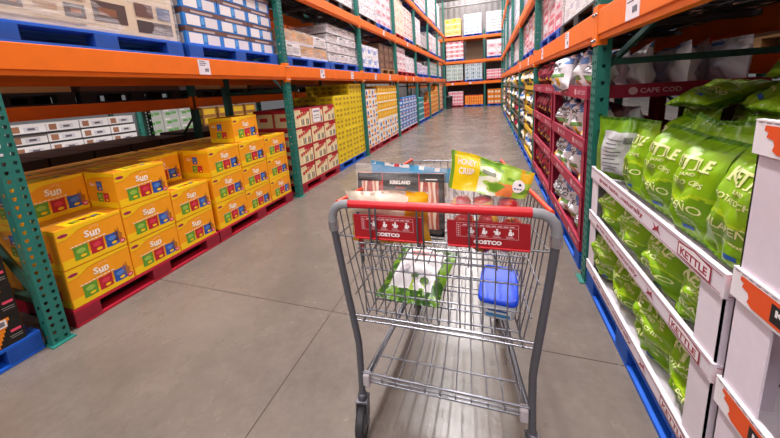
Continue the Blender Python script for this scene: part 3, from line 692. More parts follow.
# wheeled bin
t = thing('trash_bin', 'dark grey plastic trash bin before the end rack corner', 'bin', (-2.4, 19.3, 0))
mb = MB(); g = mat('#3b3d42', .5); mb.lathe([(0, .01), (.19, .01), (.2, .04), (.25, .66), (.265, .66), (.265, .7), (.24, .7)], (0, 0, 0), (0, 0, 1), g, 20); mb.build('body', t)
mb = MB(); mb.lathe([(.27, .7), (.275, .73), (.2, .77), (0, .785)], (0, 0, 0), (0, 0, 1), mat('#2c2d31', .5), 20); mb.build('lid', t)


# ------------------------------------------------------------------ what shows through the racks
def side_loc2(side, along, dep, z):
    if side == 'N': return (-5.15+dep, along, z), math.pi      # back-to-back neighbour, faces the next aisle
    if side == 'M': return (-8.3-dep, along, z), 0.0           # far side of the next aisle
    if side == 'Q': return (3.05-dep, along, z), 0.0           # neighbour behind the chip rack
    return _side0(side, along, dep, z)
_side0 = side_loc
side_loc = side_loc2
RACKN.update({'N': 'rack behind the snack cartons', 'M': 'rack across the next aisle', 'Q': 'rack behind the chip bags'})
rack('pallet_rack', 'dim orange-railed rack back to back behind the snack-carton rack', 'N', [.905, 3.405, 5.905, 8.405], [(1.455, .1), (2.87, .13)], 1.1, 5.0)
rack('pallet_rack', 'pallet rack across the next aisle seen between the shelves', 'M', [-.4, 2.45, 5.3, 6.9, 9.5], [(1.46, .13), (2.87, .13)], 1.1, 5.0)
rack('pallet_rack', 'unlit rack standing behind the chip-bag rack', 'Q', [-.36, 2.235, 4.81], [(1.5, .13), (2.87, .13)], 1.1, 5.0)
for a0, a1, st in [(1.0, 2.1, 'tan'), (2.15, 3.3, 'brown'), (3.5, 4.6, 'tan'), (4.65, 5.8, 'brown'), (6.0, 7.1, 'brown'), (7.15, 8.3, 'tan')]:
    load('N', a0, a1, 1.457, .7, 'black', st, 2, 3, wrap=False, desc=None)
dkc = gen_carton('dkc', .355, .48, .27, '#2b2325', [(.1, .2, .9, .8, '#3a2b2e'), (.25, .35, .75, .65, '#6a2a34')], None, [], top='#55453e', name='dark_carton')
pallet('N', .98, 3.33, 0, 'wood', 'first wooden pallet row under dark cartons behind the rack', 1.0)
pallet('N', 3.48, 5.83, 0, 'wood', 'second wooden pallet row under dark cartons behind the rack', 1.0)
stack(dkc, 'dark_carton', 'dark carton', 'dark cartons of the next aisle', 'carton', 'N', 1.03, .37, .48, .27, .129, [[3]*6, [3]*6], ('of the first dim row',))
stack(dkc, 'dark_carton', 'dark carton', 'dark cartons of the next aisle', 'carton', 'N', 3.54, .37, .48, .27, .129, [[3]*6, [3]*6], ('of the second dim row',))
wbc = gen_carton('wbc', .515, .36, .21, '#e2dedd', [(.0, .0, 1, .2, '#2c2a2c'), (.08, .3, .3, .85, '#9a6a50'), (.4, .35, .8, .75, '#c8c4ca'), (.5, .45, .7, .65, '#5a5660')], None, [], top='#dcd6d4', name='white_carton')
pallet('M', 2.54, 5.2, 0, 'blue', 'blue pallet under white cartons across the next aisle', 1.0)
stack(wbc, 'white_carton', 'white black-edged carton', 'white cartons across the next aisle', 'carton', 'M', 2.54, .53, .36, .21, .129, [[5, 5, 5, 5, 5]], ('across the next aisle',), jit=.03)
grc = gen_carton('grc', .45, .36, .225, '#a3a6a0', [(.2, .3, .5, .6, '#4f8a3c'), (.55, .4, .85, .7, '#5f9450'), (.1, .75, .4, .9, '#d2d2cc')], None, [], top='#b2b4ae', name='grey_carton')
pallet('M', 5.42, 6.8, 0, 'blue', 'blue pallet under grey-green cartons across the next aisle', 1.0)
stack(grc, 'grey_carton', 'grey carton with green print', 'grey-green cartons', 'carton', 'M', 5.42, .46, .36, .225, .129, [[5, 5, 5]], ('across the next aisle',))
yrc = gen_carton('yrc', .5, .36, .27, '#8a5a2a', [(.1, .2, .9, .8, '#c8a020')], None, [], top='#e2c858', name='yellow_carton')
pallet('M', 7.0, 9.4, 0, 'wood', 'wooden pallet under yellow cartons across the next aisle', 1.0)
stack(yrc, 'yellow_carton', 'brown and yellow carton', 'yellow cartons across the next aisle', 'carton', 'M', 7.05, .58, .36, .27, .129, [[4, 4, 4, 4]], ('across the next aisle',))
bkc = gen_carton('bkc', .5, .45, .28, '#241c1c', [(.1, .2, .9, .8, '#2c2224')], None, [], name='dark_carton')  # added backdrop cartons, near-black so the gap behind the chip bags stays dark
pallet('Q', .1, 2.17, 0, 'wood', 'first wooden pallet row behind the chip bags', 1.0)
pallet('Q', 2.3, 4.5, 0, 'wood', 'second wooden pallet row behind the chip bags', 1.0)
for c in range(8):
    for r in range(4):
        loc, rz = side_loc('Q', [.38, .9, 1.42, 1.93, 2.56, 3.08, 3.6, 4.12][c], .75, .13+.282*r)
        tag(put(bkc, 'dark_carton', None, loc, rz), f'added near-black carton darkening the gap behind the chip bags, {ORD[r]} row up, {ORD[c]} column', 'carton', 'added near-black cartons behind the chip bags')
for a0, a1 in [(.1, 1.1), (1.15, 2.1), (2.4, 3.5), (3.6, 4.65)]: load('Q', a0, a1, 1.502, .8, 'wood', 'brown', 2, 3, wrap=False)  # brown loads added above them to close off the bright aisle beyond

# ------------------------------------------------------------------ chip bags
def bag_fn(W, H, T, seed, flop=0.0, crimp=0.035, lean=False):
    sd = Vector((seed*3.1, seed*1.7, seed*5.3))
    def F(u, v, s):
        t = 2*u-1
        e = max(0.0, 1-abs(t)**2.6)**0.6
        q = min(1, max(0, (v-crimp)/(1-2*crimp)))
        p = (math.sin(math.pi*q)**0.6 if 0 < q < 1 else 0)*(1.18-0.45*v)
        ed = min(v, 1-v)
        n1 = noise.noise(Vector((u*2.6, v*3.2, s*2.0))+sd); n2 = noise.noise(Vector((u*6+v*3, v*5-u*2, s*3.0))+sd*1.3)
        # creases: sharp valleys
        cr_ = -abs(noise.noise(Vector((u*4+v*2, v*4-u, s*1.5))+sd*2))*0.9+0.25
        wr = T*(0.24*n1+0.12*n2+0.19*cr_)*e*min(1, ed/.05)
        fold = 0.007*math.sin(u*46+4*n1)*math.exp(-ed/.10)*e*min(1, ed/.02)
        d = s*(T/2*e*p) + (s*wr if p > 0 else 0) + fold + 0.0012*math.sin(u*80)*(1 if ed < crimp*.8 else 0)
        if lean and s > 0:                       # pressed flat where the tray lip holds it, bulging above
            k = min(1, max(0, (v-.22)/.2)); d *= .34+.66*k*k*(3-2*k)
        d += (.008 if lean else .02)*noise.noise(Vector((u*1.5, v*1.5, 9.0))+sd)
        wd = W*(1-0.10*p*(0.7+0.3*n1))
        y = t*wd/2 + 0.012*noise.noise(Vector((v*3, 4.0, 1.0))+sd)
        z = H*v - 0.012*(1-t*t)*0 + 0.008*noise.noise(Vector((u*3, 7.0, v))+sd)*min(1, v*4)
        if flop and v > .68:
            k = (v-.68)/.32; a = k*flop
            z = H*.68 + (H*.32*k)*math.cos(a*.8); d += -(H*.32*k)*math.sin(a*.8)
        return (d, y, z)
    return F
def bag_mesh(kind, W, H, T, seed, nu=30, nv=40, flop=0.0, text=True, name='chip_bag'):
    F = bag_fn(W, H, T, seed, flop, lean=kind in ('purple', 'black', 'yellow', 'white', 'pretzel')); mb = MB(); gl = 0.32
    C = lambda h, r=gl: mat(h, r, mottle=0.05, scale=14)
    fs = lambda a, b, l=0: (lambda p: (p[0]+.0022+l, p[1], p[2]))(F(min(1, max(0, a/W)), min(1, max(0, b/H)), 1))
    if kind == 'green':
        A, B, D, E_ = C('#84ae0c'), C('#6e9a0a'), C('#44740e'), C('#a6c21c')
        def mf(u, v):
            wv = .40+.035*math.sin(u*9+seed)+.05*(u-.5)
            if v > .955 or v < .03: return D
            if v > .86: return B
            if v > wv: return A
            if v > wv-.03: return E_
            return B if v > .12 else A
        back = lambda u, v: C('#cfcfd2', .4) if (.18 < u < .82 and .14 < v < .8) else (D if v > .95 else B)
    elif kind in ('cape', 'plain'):
        A, B, D, G, K = C('#ece8ee'), C('#5b86c8'), C('#d9d4de'), C('#6f9a58'), C('#d9a032')
        def mf(u, v):
            if v > .93: return D
            if kind == 'plain': return A if v < .86 or u > .4 else B
            if v > .80: return B if (u+v*.6) % .5 < .33 else A
            if ((u-.3)**2*2+(v-.27)**2 < .010): return K
            if ((u-.68)**2*2+(v-.2)**2 < .012): return K
            if .30 < v < .42 and .3 < u < .9: return G
            if v < .16 and u < .5: return B
            if .66 < v < .8 and u > .72+.1*math.sin(v*30): return B
            return A
        back = lambda u, v: D if v > .93 else (B if v > .84 else A)
    elif kind == 'purple':
        A, B, D, K = C('#6a1438'), C('#3a1028'), C('#b01a38'), C('#e8b024')
        def mf(u, v):
            if v > .94: return D
            if .58 < v < .8 and .15 < u < .85: return D
            if (u-.4)**2+(v-.3)**2*1.5 < .02 or (u-.72)**2+(v-.42)**2*1.5 < .011: return K
            return A if v > .45 else B
        back = lambda u, v: A
    elif kind == 'black':
        A, B, K = C('#23222a'), C('#e6b81e'), C('#f2efe6')
        def mf(u, v):
            if v > .86: return B
            if .5 < v < .74 and .15 < u < .85: return K
            if (u-.5)**2+(v-.26)**2*1.5 < .03: return B
            return A
        back = lambda u, v: A
    elif kind == 'yellow':
        A, B, K = C('#efc71e'), C('#4a8a3a'), C('#f6f0e0')
        def mf(u, v):
            if v > .85: return B
            if .5 < v < .72 and .15 < u < .85: return K
            return A
        back = lambda u, v: A
    elif kind == 'white':
        A, B, K = C('#eeeaec'), C('#3f6fb4'), C('#d6a53c')
        def mf(u, v):
            if .6 < v < .78 and .15 < u < .85: return B
            if (u-.5)**2+(v-.28)**2*1.5 < .028: return K
            return A
        back = lambda u, v: A
    elif kind == 'pretzel':
        A, B, K, E_ = C('#e9e4e2'), C('#2a6f86'), C('#c4412c'), C('#b5753a')
        def mf(u, v):
            if v > .85: return B
            if .5 < v < .78 and .1 < u < .9: return K
            if (u-.5)**2+(v-.28)**2*1.2 < .05: return E_
            return A
        back = lambda u, v: A
    elif kind == 'cheese':
        A, B, D = C('#efe6d2'), C('#f2b510'), C('#e9dcc0')
        def mf(u, v):
            if u > .82-.12*v+.05*math.sin(v*9): return B
            if v < .42 and u > .38: return B
            if v < .2 and u < .12: return B
            return A if v > .5 else D
        back = lambda u, v: A if v > .6 else B
    elif kind == 'broccoli':
        A, G1, G2 = C('#e9e6ea', .35), C('#2f5c16'), C('#6a9420')
        def mf(u, v):
            n = noise.noise(Vector((u*9, v*11, seed)))
            if .15+.02*n < u < .85 and .15+.03*n < v < .93: return A
            return G2 if n > .12 else G1
        back = lambda u, v: G1
    elif kind == 'sack':
        A = C('#e2dade', .5); mf = lambda u, v: A; back = mf
    elif kind == 'blue':
        A, B, D = C('#4f9ccc'), C('#e9e6ea'), C('#c8344a')
        mf = lambda u, v: (B if (u*5 % 1) < .45 else D if .3 < u < .42 else A) if v > .93 else (A if v > .8 else B); back = lambda u, v: A
    mb.grid(lambda u, v: F(u, v, 1), nu, nv, mf); mb.grid(lambda u, v: F(u, v, -1), nu, nv, back, flip=True)
    if text:
        st = .012
        if kind == 'green':
            Cm, Dk = mat('#dcdf9c', .4, mottle=0), mat('#3f6a18', .4, mottle=0)
            for dx, m_, l in ((0, Cm, .0012),):
                mb.text(fs, 'KETTLE', W*.5+dx, H*.66-dx, H*.125, m_, width=W*.72, bold=.035, step=st, lift=l)
            for i_ in range(6):
                xx = W*(.135+.122*i_); mb.rect(fs, xx, H*.655, xx+W*.06, H*.665, Cm, 2, lift=.0012)
            mb.text(fs, 'BRAND', W*.5, H*.6, H*.032, Cm, step=st, bold=.03)
            mb.text(fs, 'POTATO CHIPS', W*.5, H*.51, H*.05, Cm, width=W*.72, step=st, bold=.02)
            mb.text(fs, 'JALAPEÑO', W*.51, H*.25, H*.115, Cm, width=W*.84, step=st, bold=.01)
            mb.text(fs, 'great taste... naturally', W*.54, H*.2, H*.03, Cm, width=W*.5, step=st)
            mb.rect(fs, W*.62, H*.1, W*.76, H*.135, mat('#2458a8', .4), 3, lift=.001)
            fb = lambda a, b, l=0: (lambda p: (p[0]-.0022-l, p[1], p[2]))(F(min(1, max(0, 1-a/W)), min(1, max(0, b/H)), -1))
            for q in range(9): mb.rect(fb, W*.24, H*(.2+.06*q), W*(.5+.05*(q % 3)), H*(.215+.06*q), mat('#6a6870', .5), 4)
            for q in range(8): mb.rect(fb, W*(.62+.02*q), H*.64, W*(.63+.02*q), H*.74, mat('#222226', .5), 2)
        elif kind == 'cape':
            Dk = mat('#2b2a3a', .4, mottle=0)
            mb.text(fs, 'CAPE', W*.45, H*.62, H*.11, Dk, width=W*.62, bold=.02, step=st); mb.text(fs, 'COD', W*.48, H*.49, H*.11, Dk, width=W*.46, bold=.02, step=st)
            mb.text(fs, 'POTATO CHIPS', W*.52, H*.45, H*.03, Dk, width=W*.5, step=st)
        elif kind == 'cheese':
            for q in range(5): mb.rect(fs, W*(.10+.07*q), H*(.5+.03*(q % 2)), W*(.145+.07*q), H*(.62-.02*(q % 3)), mat('#2a4a9c' if q < 3 else '#c0342a', .4), 2, .001)
        elif kind == 'broccoli':
            rd = mat('#e0522c', .4, mottle=0)
            mb.text(fs, 'BROCCOLI', W*.5, H*.80, H*.062, rd, width=W*.5, step=st, bold=.02); mb.text(fs, 'FLORETS', W*.5, H*.715, H*.062, rd, width=W*.42, step=st, bold=.02)
            g1, g2 = mat('#4f7a20', .5, mottle=.2, scale=60), mat('#a3bf4a', .5)
            for (a, b, r) in ((.52, .27, .05), (.70, .23, .06)):
                mb.poly(fs, [(W*(a-.03), H*(b-.14)), (W*(a+.05), H*(b-.14)), (W*(a+.03), H*b), (W*(a-.02), H*b)], g2, .001)
                for q in range(9):
                    an = q*.9; mb.disc(fs, W*a+W*r*.8*math.cos(an), H*b+H*.05+W*r*.55*math.sin(an), W*r*.55, g1, 9, .0015+.0002*q)
            for q in range(3): mb.disc(fs, W*.3, H*.42, W*(.1-.02*q), mat('#c9c4cc', .4), 10, .001+.0003*q)
    return mb.mesh(name)
BAGS = {}
def bag(kind, i=0):
    k = (kind, i)
    if k not in BAGS:
        W, H, T = {'green': (.238, .385, .115), 'cape': (.278, .41, .15), 'plain': (.265, .34, .13), 'purple': (.25, .33, .12), 'black': (.26, .34, .12), 'yellow': (.26, .34, .12), 'white': (.26, .34, .12), 'pretzel': (.24, .34, .12), 'sack': (.5, .7, .16)}[kind]
        BAGS[k] = bag_mesh(kind, W, H, T, 1.37*i+len(kind)*2.1+.5, flop=[0, .5, 0, .9][i % 4] if kind in ('green', 'cape', 'plain') else 0, nu=26 if kind not in ('green', 'cape') else 36, nv=32 if kind not in ('green', 'cape') else 46)
    return BAGS[k]
def bag_at(me, name, label, group, side, along, dep, z, tilt=0, turn=0, roll=0, s=(1, 1, 1), cat='chips'):
    loc, rz = side_loc(side, along, dep, z + .006 + abs(roll)*.14)
    o = put(me, name, None, loc); o.rotation_euler = (roll, -tilt, rz+turn); o.scale = s
    return tag(o, label, cat, group)

def tray(label, group, side, a0, a1, z, lip, post_h, base, lipprint=None, dep0=-.06, depth=.9, postcol=None, postw=.06, inner='#b9a58c', edge=None):
    """open cardboard tray with lips and corner posts that carry the next tray"""
    W = a1-a0; loc, rz = side_loc(side, (a0+a1)/2, dep0, z)
    t = thing('display_tray', label, 'display tray', loc, rz, group)
    m_ = mat(base, .55, mottle=.03); mp_ = mat(postcol or base, .6, mottle=.03); th = .006
    mb = MB()
    mb.box((-depth, -W/2, 0), (0, W/2, th), m_)
    mb.box((-th, -W/2, th), (0, W/2, lip), m_); mb.box((-depth, -W/2, th), (-depth+th, W/2, lip), m_)
    for s in (-1, 1): mb.box((-depth+th, min(s*W/2, s*(W/2-th)), th), (-th, max(s*W/2, s*(W/2-th)), lip), m_)
    # folded rim
    mb.box((-.016, -W/2, lip), (0.001, W/2, lip+.004), mat(edge or base, .5))
    mp = lambda a, b, l=0: (.0012+l, -W/2+a, b)
    m1 = lambda a, b, l=0: (-depth+a, -W/2-.0012-l, b)
    m2 = lambda a, b, l=0: (-a, W/2+.0012+l, b)
    if lipprint: lipprint(mb, mp, W, lip); lipprint(mb, m2, depth, lip); lipprint(mb, m1, depth, lip)
    mb.build('tray', t)
    if post_h > .02:
        for sx_ in (0, 1):
            for s in (-1, 1):
                p = MB(); x = -th-.001 if sx_ == 0 else -depth+th+.001; dx = -postw if sx_ == 0 else postw; ys = s*(W/2-th-.001); dy = -s*postw
                p.box((min(x, x-.005 if sx_ == 0 else x+.005), min(ys, ys+dy), th), (max(x, x-.005 if sx_ == 0 else x+.005), max(ys, ys+dy), post_h-.002), mp_)
                p.box((min(x, x+dx), min(ys, ys-s*.005), th), (max(x, x+dx), max(ys, ys-s*.005), post_h-.002), mp_)
                p.build('corner_post', t)
    return t
# --- green chip display, three trays on a blue pallet
RDK = mat('#9c1b3a', .5, mottle=0)
def kettle_lip(mb, mp, W, lip):
    mb.rect(mp, .01, lip*.86, W-.01, lip*.9, RDK); mb.rect(mp, .01, lip*.1, W-.01, lip*.13, RDK)
    mb.text(mp, 'great taste...naturally', W*.36, lip*.28, lip*.42, RDK, width=W*.46, step=None)
    mb.poly(mp, [(W*.66, lip*.2), (W*.675, lip*.5), (W*.66, lip*.75), (W*.685, lip*.55), (W*.7, lip*.8), (W*.7, lip*.5), (W*.715, lip*.3), (W*.69, lip*.42)], RDK, .0003)
    a, b = W*.81, W*.955
    mb.poly(mp, [(a, lip*.18), (b, lip*.14), (b, lip*.84), ((a+b)/2, lip*.97), (a, lip*.84)], RDK, .0003)
    mb.poly(mp, [(a+.006, lip*.24), (b-.006, lip*.2), (b-.006, lip*.78), ((a+b)/2, lip*.9), (a+.006, lip*.78)], mat('#efe6ea', .5), .0006)
    mb.text(mp, 'KETTLE', (a+b)/2, lip*.3, lip*.38, RDK, width=(b-a)*.8, bold=.03, lift=.001)
KZ = [(.14, .056), (.485, .062), (.765, .072)]
pallet('R', 1.0, 2.17, 0, 'blue', 'blue pallet under the green chip bag trays', 1.0, -.055)
nm = ['bottom', 'middle', 'top']
for i, (z, lip) in enumerate(KZ):
    ph = (KZ[i+1][0]-z) if i < 2 else 0
    tray(f'white tray with red lip print holding green chip bags, {nm[i]} of three', 'trays of green chip bags', 'R', .995, 2.17, z, lip, ph, '#e2d8e2', kettle_lip, -.06, .92, postw=.1)
gb = [bag('green', i) for i in range(6)]
nb = 0
for lv, (z, lip) in enumerate(KZ):
    rows = 4 if lv == 2 else 2
    for dp in range(rows):
        for c in range(5 if lv == 2 else 4):
            i = rnd.randrange(6)
            al = (2.04-.226*c if lv == 2 else 2.01-.282*c) + rnd.uniform(-.012, .012) - (.05 if dp % 2 else 0)
            if lv == 2:
                tl, sz, dep = .10+rnd.uniform(-.04, .07)+(.06 if dp else 0), (1, 1, 1.0), .038+.165*dp
                zz = z+.008+.02*dp
            elif lv == 1:
                tl, sz, dep = .12+rnd.uniform(-.06, .08), (1.3, 1.17, .69), .03+.23*dp; zz = z+.008
            else:
                tl, sz, dep = .06+rnd.uniform(-.05, .06), (1.3, 1.17, .83), .03+.23*dp; zz = z+.008
            back = (lv == 2 and dp == 0 and c == 0)
            row = ['front row', 'second row', 'third row', 'rear row'][dp]
            bag_at(gb[i], 'chip_bag', f'{"back of a " if back else ""}green chip bag, {nm[lv]} white tray, {row}, {ORD[c]} from the teal post', f'green chip bags in the {nm[lv]} tray', 'R', al, dep, zz, tl, rnd.uniform(-.18, .18)+(-2.1 if back else 0), rnd.uniform(-.1, .1), sz)
for k, (al, dep, z, tl, tn) in enumerate([(2.02, .42, 1.17, 1.35, .3), (1.75, .50, 1.18, 1.3, -.4), (1.46, .42, 1.18, 1.4, .2), (1.2, .47, 1.18, 1.3, -.2), (1.62, .6, 1.30, 1.4, .8), (1.3, .62, 1.3, 1.35, -.5)]):
    bag_at(gb[k], 'chip_bag', f'green chip bag lying on top of the standing ones, {ORD[k]} of six', 'green chip bags lying on top', 'R', al, dep-.12, z+.05, tl, tn, 0)
# --- white display with orange tags, at the near end
def kirk_lip(mb, mp, W, lip):
    Or, Bk, Wh = mat('#e8541a', .5, mottle=.02), mat('#1c1718', .5), mat('#f4eef0', .5)
    mb.poly(mp, [(.03, lip*.9), (.028, lip*.75), (.04, lip*.7), (.036, lip*.55), (.055, lip*.5), (.06, lip*.35), (.056, lip*.2), (.07, lip*.1), (W-.01, lip*.1), (W-.01, lip*.9)], Or)
    mb.rect(mp, W*.2, lip*.2, W*.52, lip*.78, Bk, lift=.0004)
    mb.text(mp, 'KIRKLAND', W*.36, lip*.45, lip*.22, Wh, width=W*.28, lift=.0008, bold=.04); mb.text(mp, 'Signature', W*.36, lip*.24, lip*.14, Wh, lift=.0008, slant=.3)
    for q in range(int(W/.022)):
        x = .01+.022*q; mb.rect(mp, x, lip*.95, x+.012, lip*.985, mat('#8d7f84', .6), lift=.0004)
KK = [(.10, .075), (.455, .08), (.80, .08), (1.19, .08)]
pallet('R', .36, .975, 0, 'blue', 'blue pallet under the white display with orange tags', 1.0, -.055)
for i, (z, lip) in enumerate(KK):
    z2 = z if i else .13
    ph = (KK[i+1][0]-z2) if i < 3 else 0
    tray(f'white tray with torn-edge orange band on its lip, {["bottom", "second", "third", "top"][i]} of the stack', 'white trays with orange bands', 'R', .36, .972, z2, lip, ph, '#f1eaf0', kirk_lip, -.062, .92, postw=.115, postcol='#e4d8e4')
    for c in range(2):
        for dp in range(2):
            bag_at(bag('pretzel', c), 'snack_bag', f'red and white snack bag in orange-banded tray, {["bottom", "second", "third", "top"][i]} tray, {["near", "far"][c]} side, {["front", "rear"][dp]} row', 'snack bags in orange-banded trays', 'R', .52+.25*c, .10+.2*dp, z2+.008, .12, rnd.uniform(-.1, .1), 0, (1, .95, .85 if i < 3 else 1), 'snack')
# --- red trays of white bags, and of maroon bags
def cape_lip(mb, mp, W, lip):
    Pk = mat('#e0aab6', .5, mottle=0)
    mb.disc(mp, W*.28, lip*.5, lip*.3, Pk, 12); mb.text(mp, 'CAPE COD', W*.28+lip*1.7, lip*.32, lip*.36, Pk, width=lip*2.5)
    mb.disc(mp, W*.75, lip*.5, lip*.3, Pk, 12); mb.text(mp, 'CAPE COD', W*.75+lip*1.7, lip*.32, lip*.36, Pk, width=lip*2.5)
CZ = [(.14, .08), (.545, .085), (.885, .085), (1.25, .085)]
pallet('R', 2.36, 3.5, 0, 'blue', 'blue pallet under the red trays of white chip bags', 1.0, -.055)
tn_ = ['bottom', 'second', 'third', 'top']
for i, (z, lip) in enumerate(CZ):
    ph = (CZ[i+1][0]-z) if i < 3 else 0
    tray(f'dark red tray of white chip bags past the teal post, {tn_[i]} of four', 'red trays of white chip bags', 'R', 2.36, 3.5, z, lip, ph, '#a3173c', cape_lip, -.06, .92, postw=.07)
    rows = 4 if i == 3 else 2
    for dp in range(rows):
        for c in range(4):
            if dp > 1 and c > 1: continue
            al = 2.52+.275*c+rnd.uniform(-.015, .015)
            sz = (1, 1, .80 if dp == 0 else .94) if i == 3 else (1.05, 1, .78)
            bag_at(bag('plain' if dp else 'cape', rnd.randrange(4)), 'chip_bag', f'white and blue chip bag, {tn_[i]} red tray, {["front", "second", "third", "rear"][dp]} row, {ORD[c]} from the teal post', f'white chip bags in the {tn_[i]} red tray', 'R', al, (.045 if i == 3 else .04)+.235*dp, z+.008, .04+rnd.uniform(-.05, .06), rnd.uniform(-.25, .25), rnd.uniform(-.12, .12), sz)
bag_at(bag('cape', 1), 'chip_bag', 'white chip bag slumped over the lip of the top red tray', 'white chip bags in the top red tray', 'R', 3.0, -.09, 1.275, .2, .2, .12, (1, 1, .76))
pallet('R', 3.56, 4.88, 0, 'blue', 'blue pallet under the red trays of maroon bags', 1.0, -.055)
for i, (z, lip) in enumerate(CZ):
    ph = (CZ[i+1][0]-z) if i < 3 else 0
    tray(f'dark red tray of maroon and yellow snack bags, {tn_[i]} of four', 'red trays of maroon bags', 'R', 3.56, 4.88, z, lip, ph, '#a8163c', cape_lip, -.06, .92, postw=.06)
    for c in range(5):
        for dp in range(2 if i == 3 else 1):
            bag_at(bag('purple', rnd.randrange(3)), 'snack_bag', f'maroon and yellow snack bag, {tn_[i]} red tray, {ORD[c]} along{", behind" if dp else ""}', f'maroon bags in the {tn_[i]} red tray', 'R', 3.7+.262*c, .04+.2*dp, z+.008, .03+rnd.uniform(-.04, .04), rnd.uniform(-.15, .15), rnd.uniform(-.08, .08), (1.1, 1, .96), 'snack')
# --- further displays down the run
kinds = [('yellow-edged', '#dcae16', 5.02, 6.2, ['black', 'yellow', 'black', 'white']), ('dark grey', '#4c4846', 6.24, 7.2, ['white', 'yellow', 'white', 'black']), ('brown', '#6a4a34', 7.5, 8.7, ['white', 'black', 'yellow', 'purple']), ('teal', '#2c5f5a', 8.75, 9.85, ['yellow', 'white', 'black', 'yellow']), ('tan', '#a8885c', 10.1, 11.3, ['white', 'purple', 'yellow', 'black']), ('dull red', '#8c3038', 11.4, 12.4, ['purple', 'white', 'yellow', 'white']), ('grey', '#6a6a6e', 12.7, 13.9, ['yellow', 'black', 'white', 'purple']), ('cream', '#b8a884', 14.0, 15.0, ['white', 'white', 'black', 'yellow'])]
for n, c_, a0, a1, ks in kinds:
    pallet('R', a0, a1, 0, rnd.choice(['blue', 'blue', 'teal']), f'pallet under the {n} trays along the chip run', 1.0, -.055)
    for i, (z, lip) in enumerate(CZ):
        ph = (CZ[i+1][0]-z) if i < 3 else 0
        tray(f'{n} tray of assorted bags far along the chip run, {tn_[i]} of four', f'{n} trays', 'R', a0, a1, z, lip*(.75 if n[0] == 'y' else .55), ph, c_, None, -.05, .92, postw=.025)
        nn = int((a1-a0)/.265)
        for c in range(nn):
            kd = ks[(i+c+rnd.randrange(2)) % 4]
            bag_at(bag(kd, rnd.randrange(2)), 'snack_bag', f'{kd} snack bag in {n} trays, {tn_[i]} tray, {ORD[c]} along', f'bags in the {n} trays', 'R', a0+.15+.265*c, .025+rnd.uniform(-.02, .02), z+.008, rnd.uniform(-.06, .06), rnd.uniform(-.2, .2), rnd.uniform(-.08, .08), (1.2, .98, .92), 'snack')

# ------------------------------------------------------------------ shopping cart
CR_ = mat('#86868e', .32, metal=.75, mottle=.05, scale=40); CRD = mat('#63636b', .42, metal=.45, mottle=.06); CRL = mat('#b4b4bc', .25, metal=.85, mottle=.03)
GRY = mat('#8b8b90', .5, mottle=.03); RED = mat('#c80f1c', .42, mottle=.02); ORD_ = mat('#e0431f', .4, mottle=.02); DRED = mat('#a3131f', .4, mottle=.02)
WHT = mat('#f6eef0', .5, mottle=0); BLK = mat('#1d1c1f', .6)
cart = thing('shopping_cart', 'grey wire shopping cart with red handle standing in the aisle', 'shopping cart', (-.182, .955, 0), R(1.6))
def wire(mb, pts, r=.0026, m=CR_, seg=6): mb.tube(pts, r, m, seg)
def lerp(a, b, t): return a+(b-a)*t
rim_x = lambda y: lerp(.365, .275, y/.95); rim_z = lambda y: lerp(.985, .93, y/.95)
bot_x = lambda y: lerp(.290, .205, y/.9); bot_z = lambda y: lerp(.515, .545, y/.9)
# handle
mb = MB(); mb.tube([(-.31, 0, 1.0), (.31, 0, 1.0)], .0145, RED, 14); mb.build('handle_bar', cart)
mb = MB(); mb.tube([(-.09, -.001, 1.0015), (.306, -.001, 1.0015)], .0162, RED, 14); mb.build('handle_sleeve', cart)
for s in (-1, 1):
    mb = MB(); pts = [(s*.306, 0, 1.0), (s*.335, 0, .998), (s*.356, 0, .988), (s*.370, 0, .970), (s*.376, 0, .948), (s*.376, 0, .915)]
    mb.tube(pts, .0165, GRY, 14); mb.tube([(s*.376, 0, .93), (s*.375, 0, .895)], .0185, CRL, 14); mb.build('corner_grip', cart)
    mb = MB(); pts = [(s*.375, 0, .90), (s*.365, .002, .80), (s*.345, .004, .62), (s*.326, .006, .46), (s*.321, .008, .40), (s*.321, .004, .30), (s*.323, 0, .165)]
    mb.tube(pts, .0135, CRD, 12); mb.build('frame_tube', cart)
    # plastic top guard on the basket side
    mb = MB(); mb.tube([(s*.368, .03, .992), (s*.362, .10, .985), (s*rim_x(.5), .5, rim_z(.5)+.006), (s*rim_x(.94), .94, rim_z(.94)+.006)], .0085, ORD_, 8); mb.build('rim_guard', cart)
    # side panel of wires
    mb = MB()
    n = 22
    for k in range(n):
        y = .03+.9*k/(n-1); yb = .02+.87*k/(n-1)
        wire(mb, [(s*rim_x(y), y, rim_z(y)), (s*lerp(rim_x(y), bot_x(yb), .5)+s*.006, (y+yb)/2, lerp(rim_z(y), bot_z(yb), .5)), (s*bot_x(yb), yb, bot_z(yb))], .0024)
    for t in (0, .22, .48, .75, 1):
        wire(mb, [(s*(lerp(rim_x(y), bot_x(y), t)+.004*math.sin(math.pi*t)), y, lerp(rim_z(y), bot_z(y), t)) for y in (.0, .25, .5, .75, .94)], .0036 if t in (0, 1) else .003)
    mb.build('side_panel', cart)
# rear gate
mb = MB(); zs = [(.838, .0042), (.815, .0032), (.735, .003), (.632, .003), (.555, .0035)]
for z, r in zs:
    hw = lerp(.295, .283, (.838-z)/.28); wire(mb, [(-hw, .022, z), (hw, .022, z)], r, CRL if r > .004 else CR_)
for k in range(15):
    x = -.285+.57*k/14; wire(mb, [(x, .020, .842), (x*.98, .018, .7), (x*.975, .018, .54)], .0026)
mb.build('rear_gate', cart)
mb = MB()
for z, r in ((.533, .0055), (.512, .005)): wire(mb, [(-.322, .008, z-.0), (-.2, .012, z), (.2, .012, z), (.322, .008, z)], r, CRL)
mb.build('rear_sill', cart)
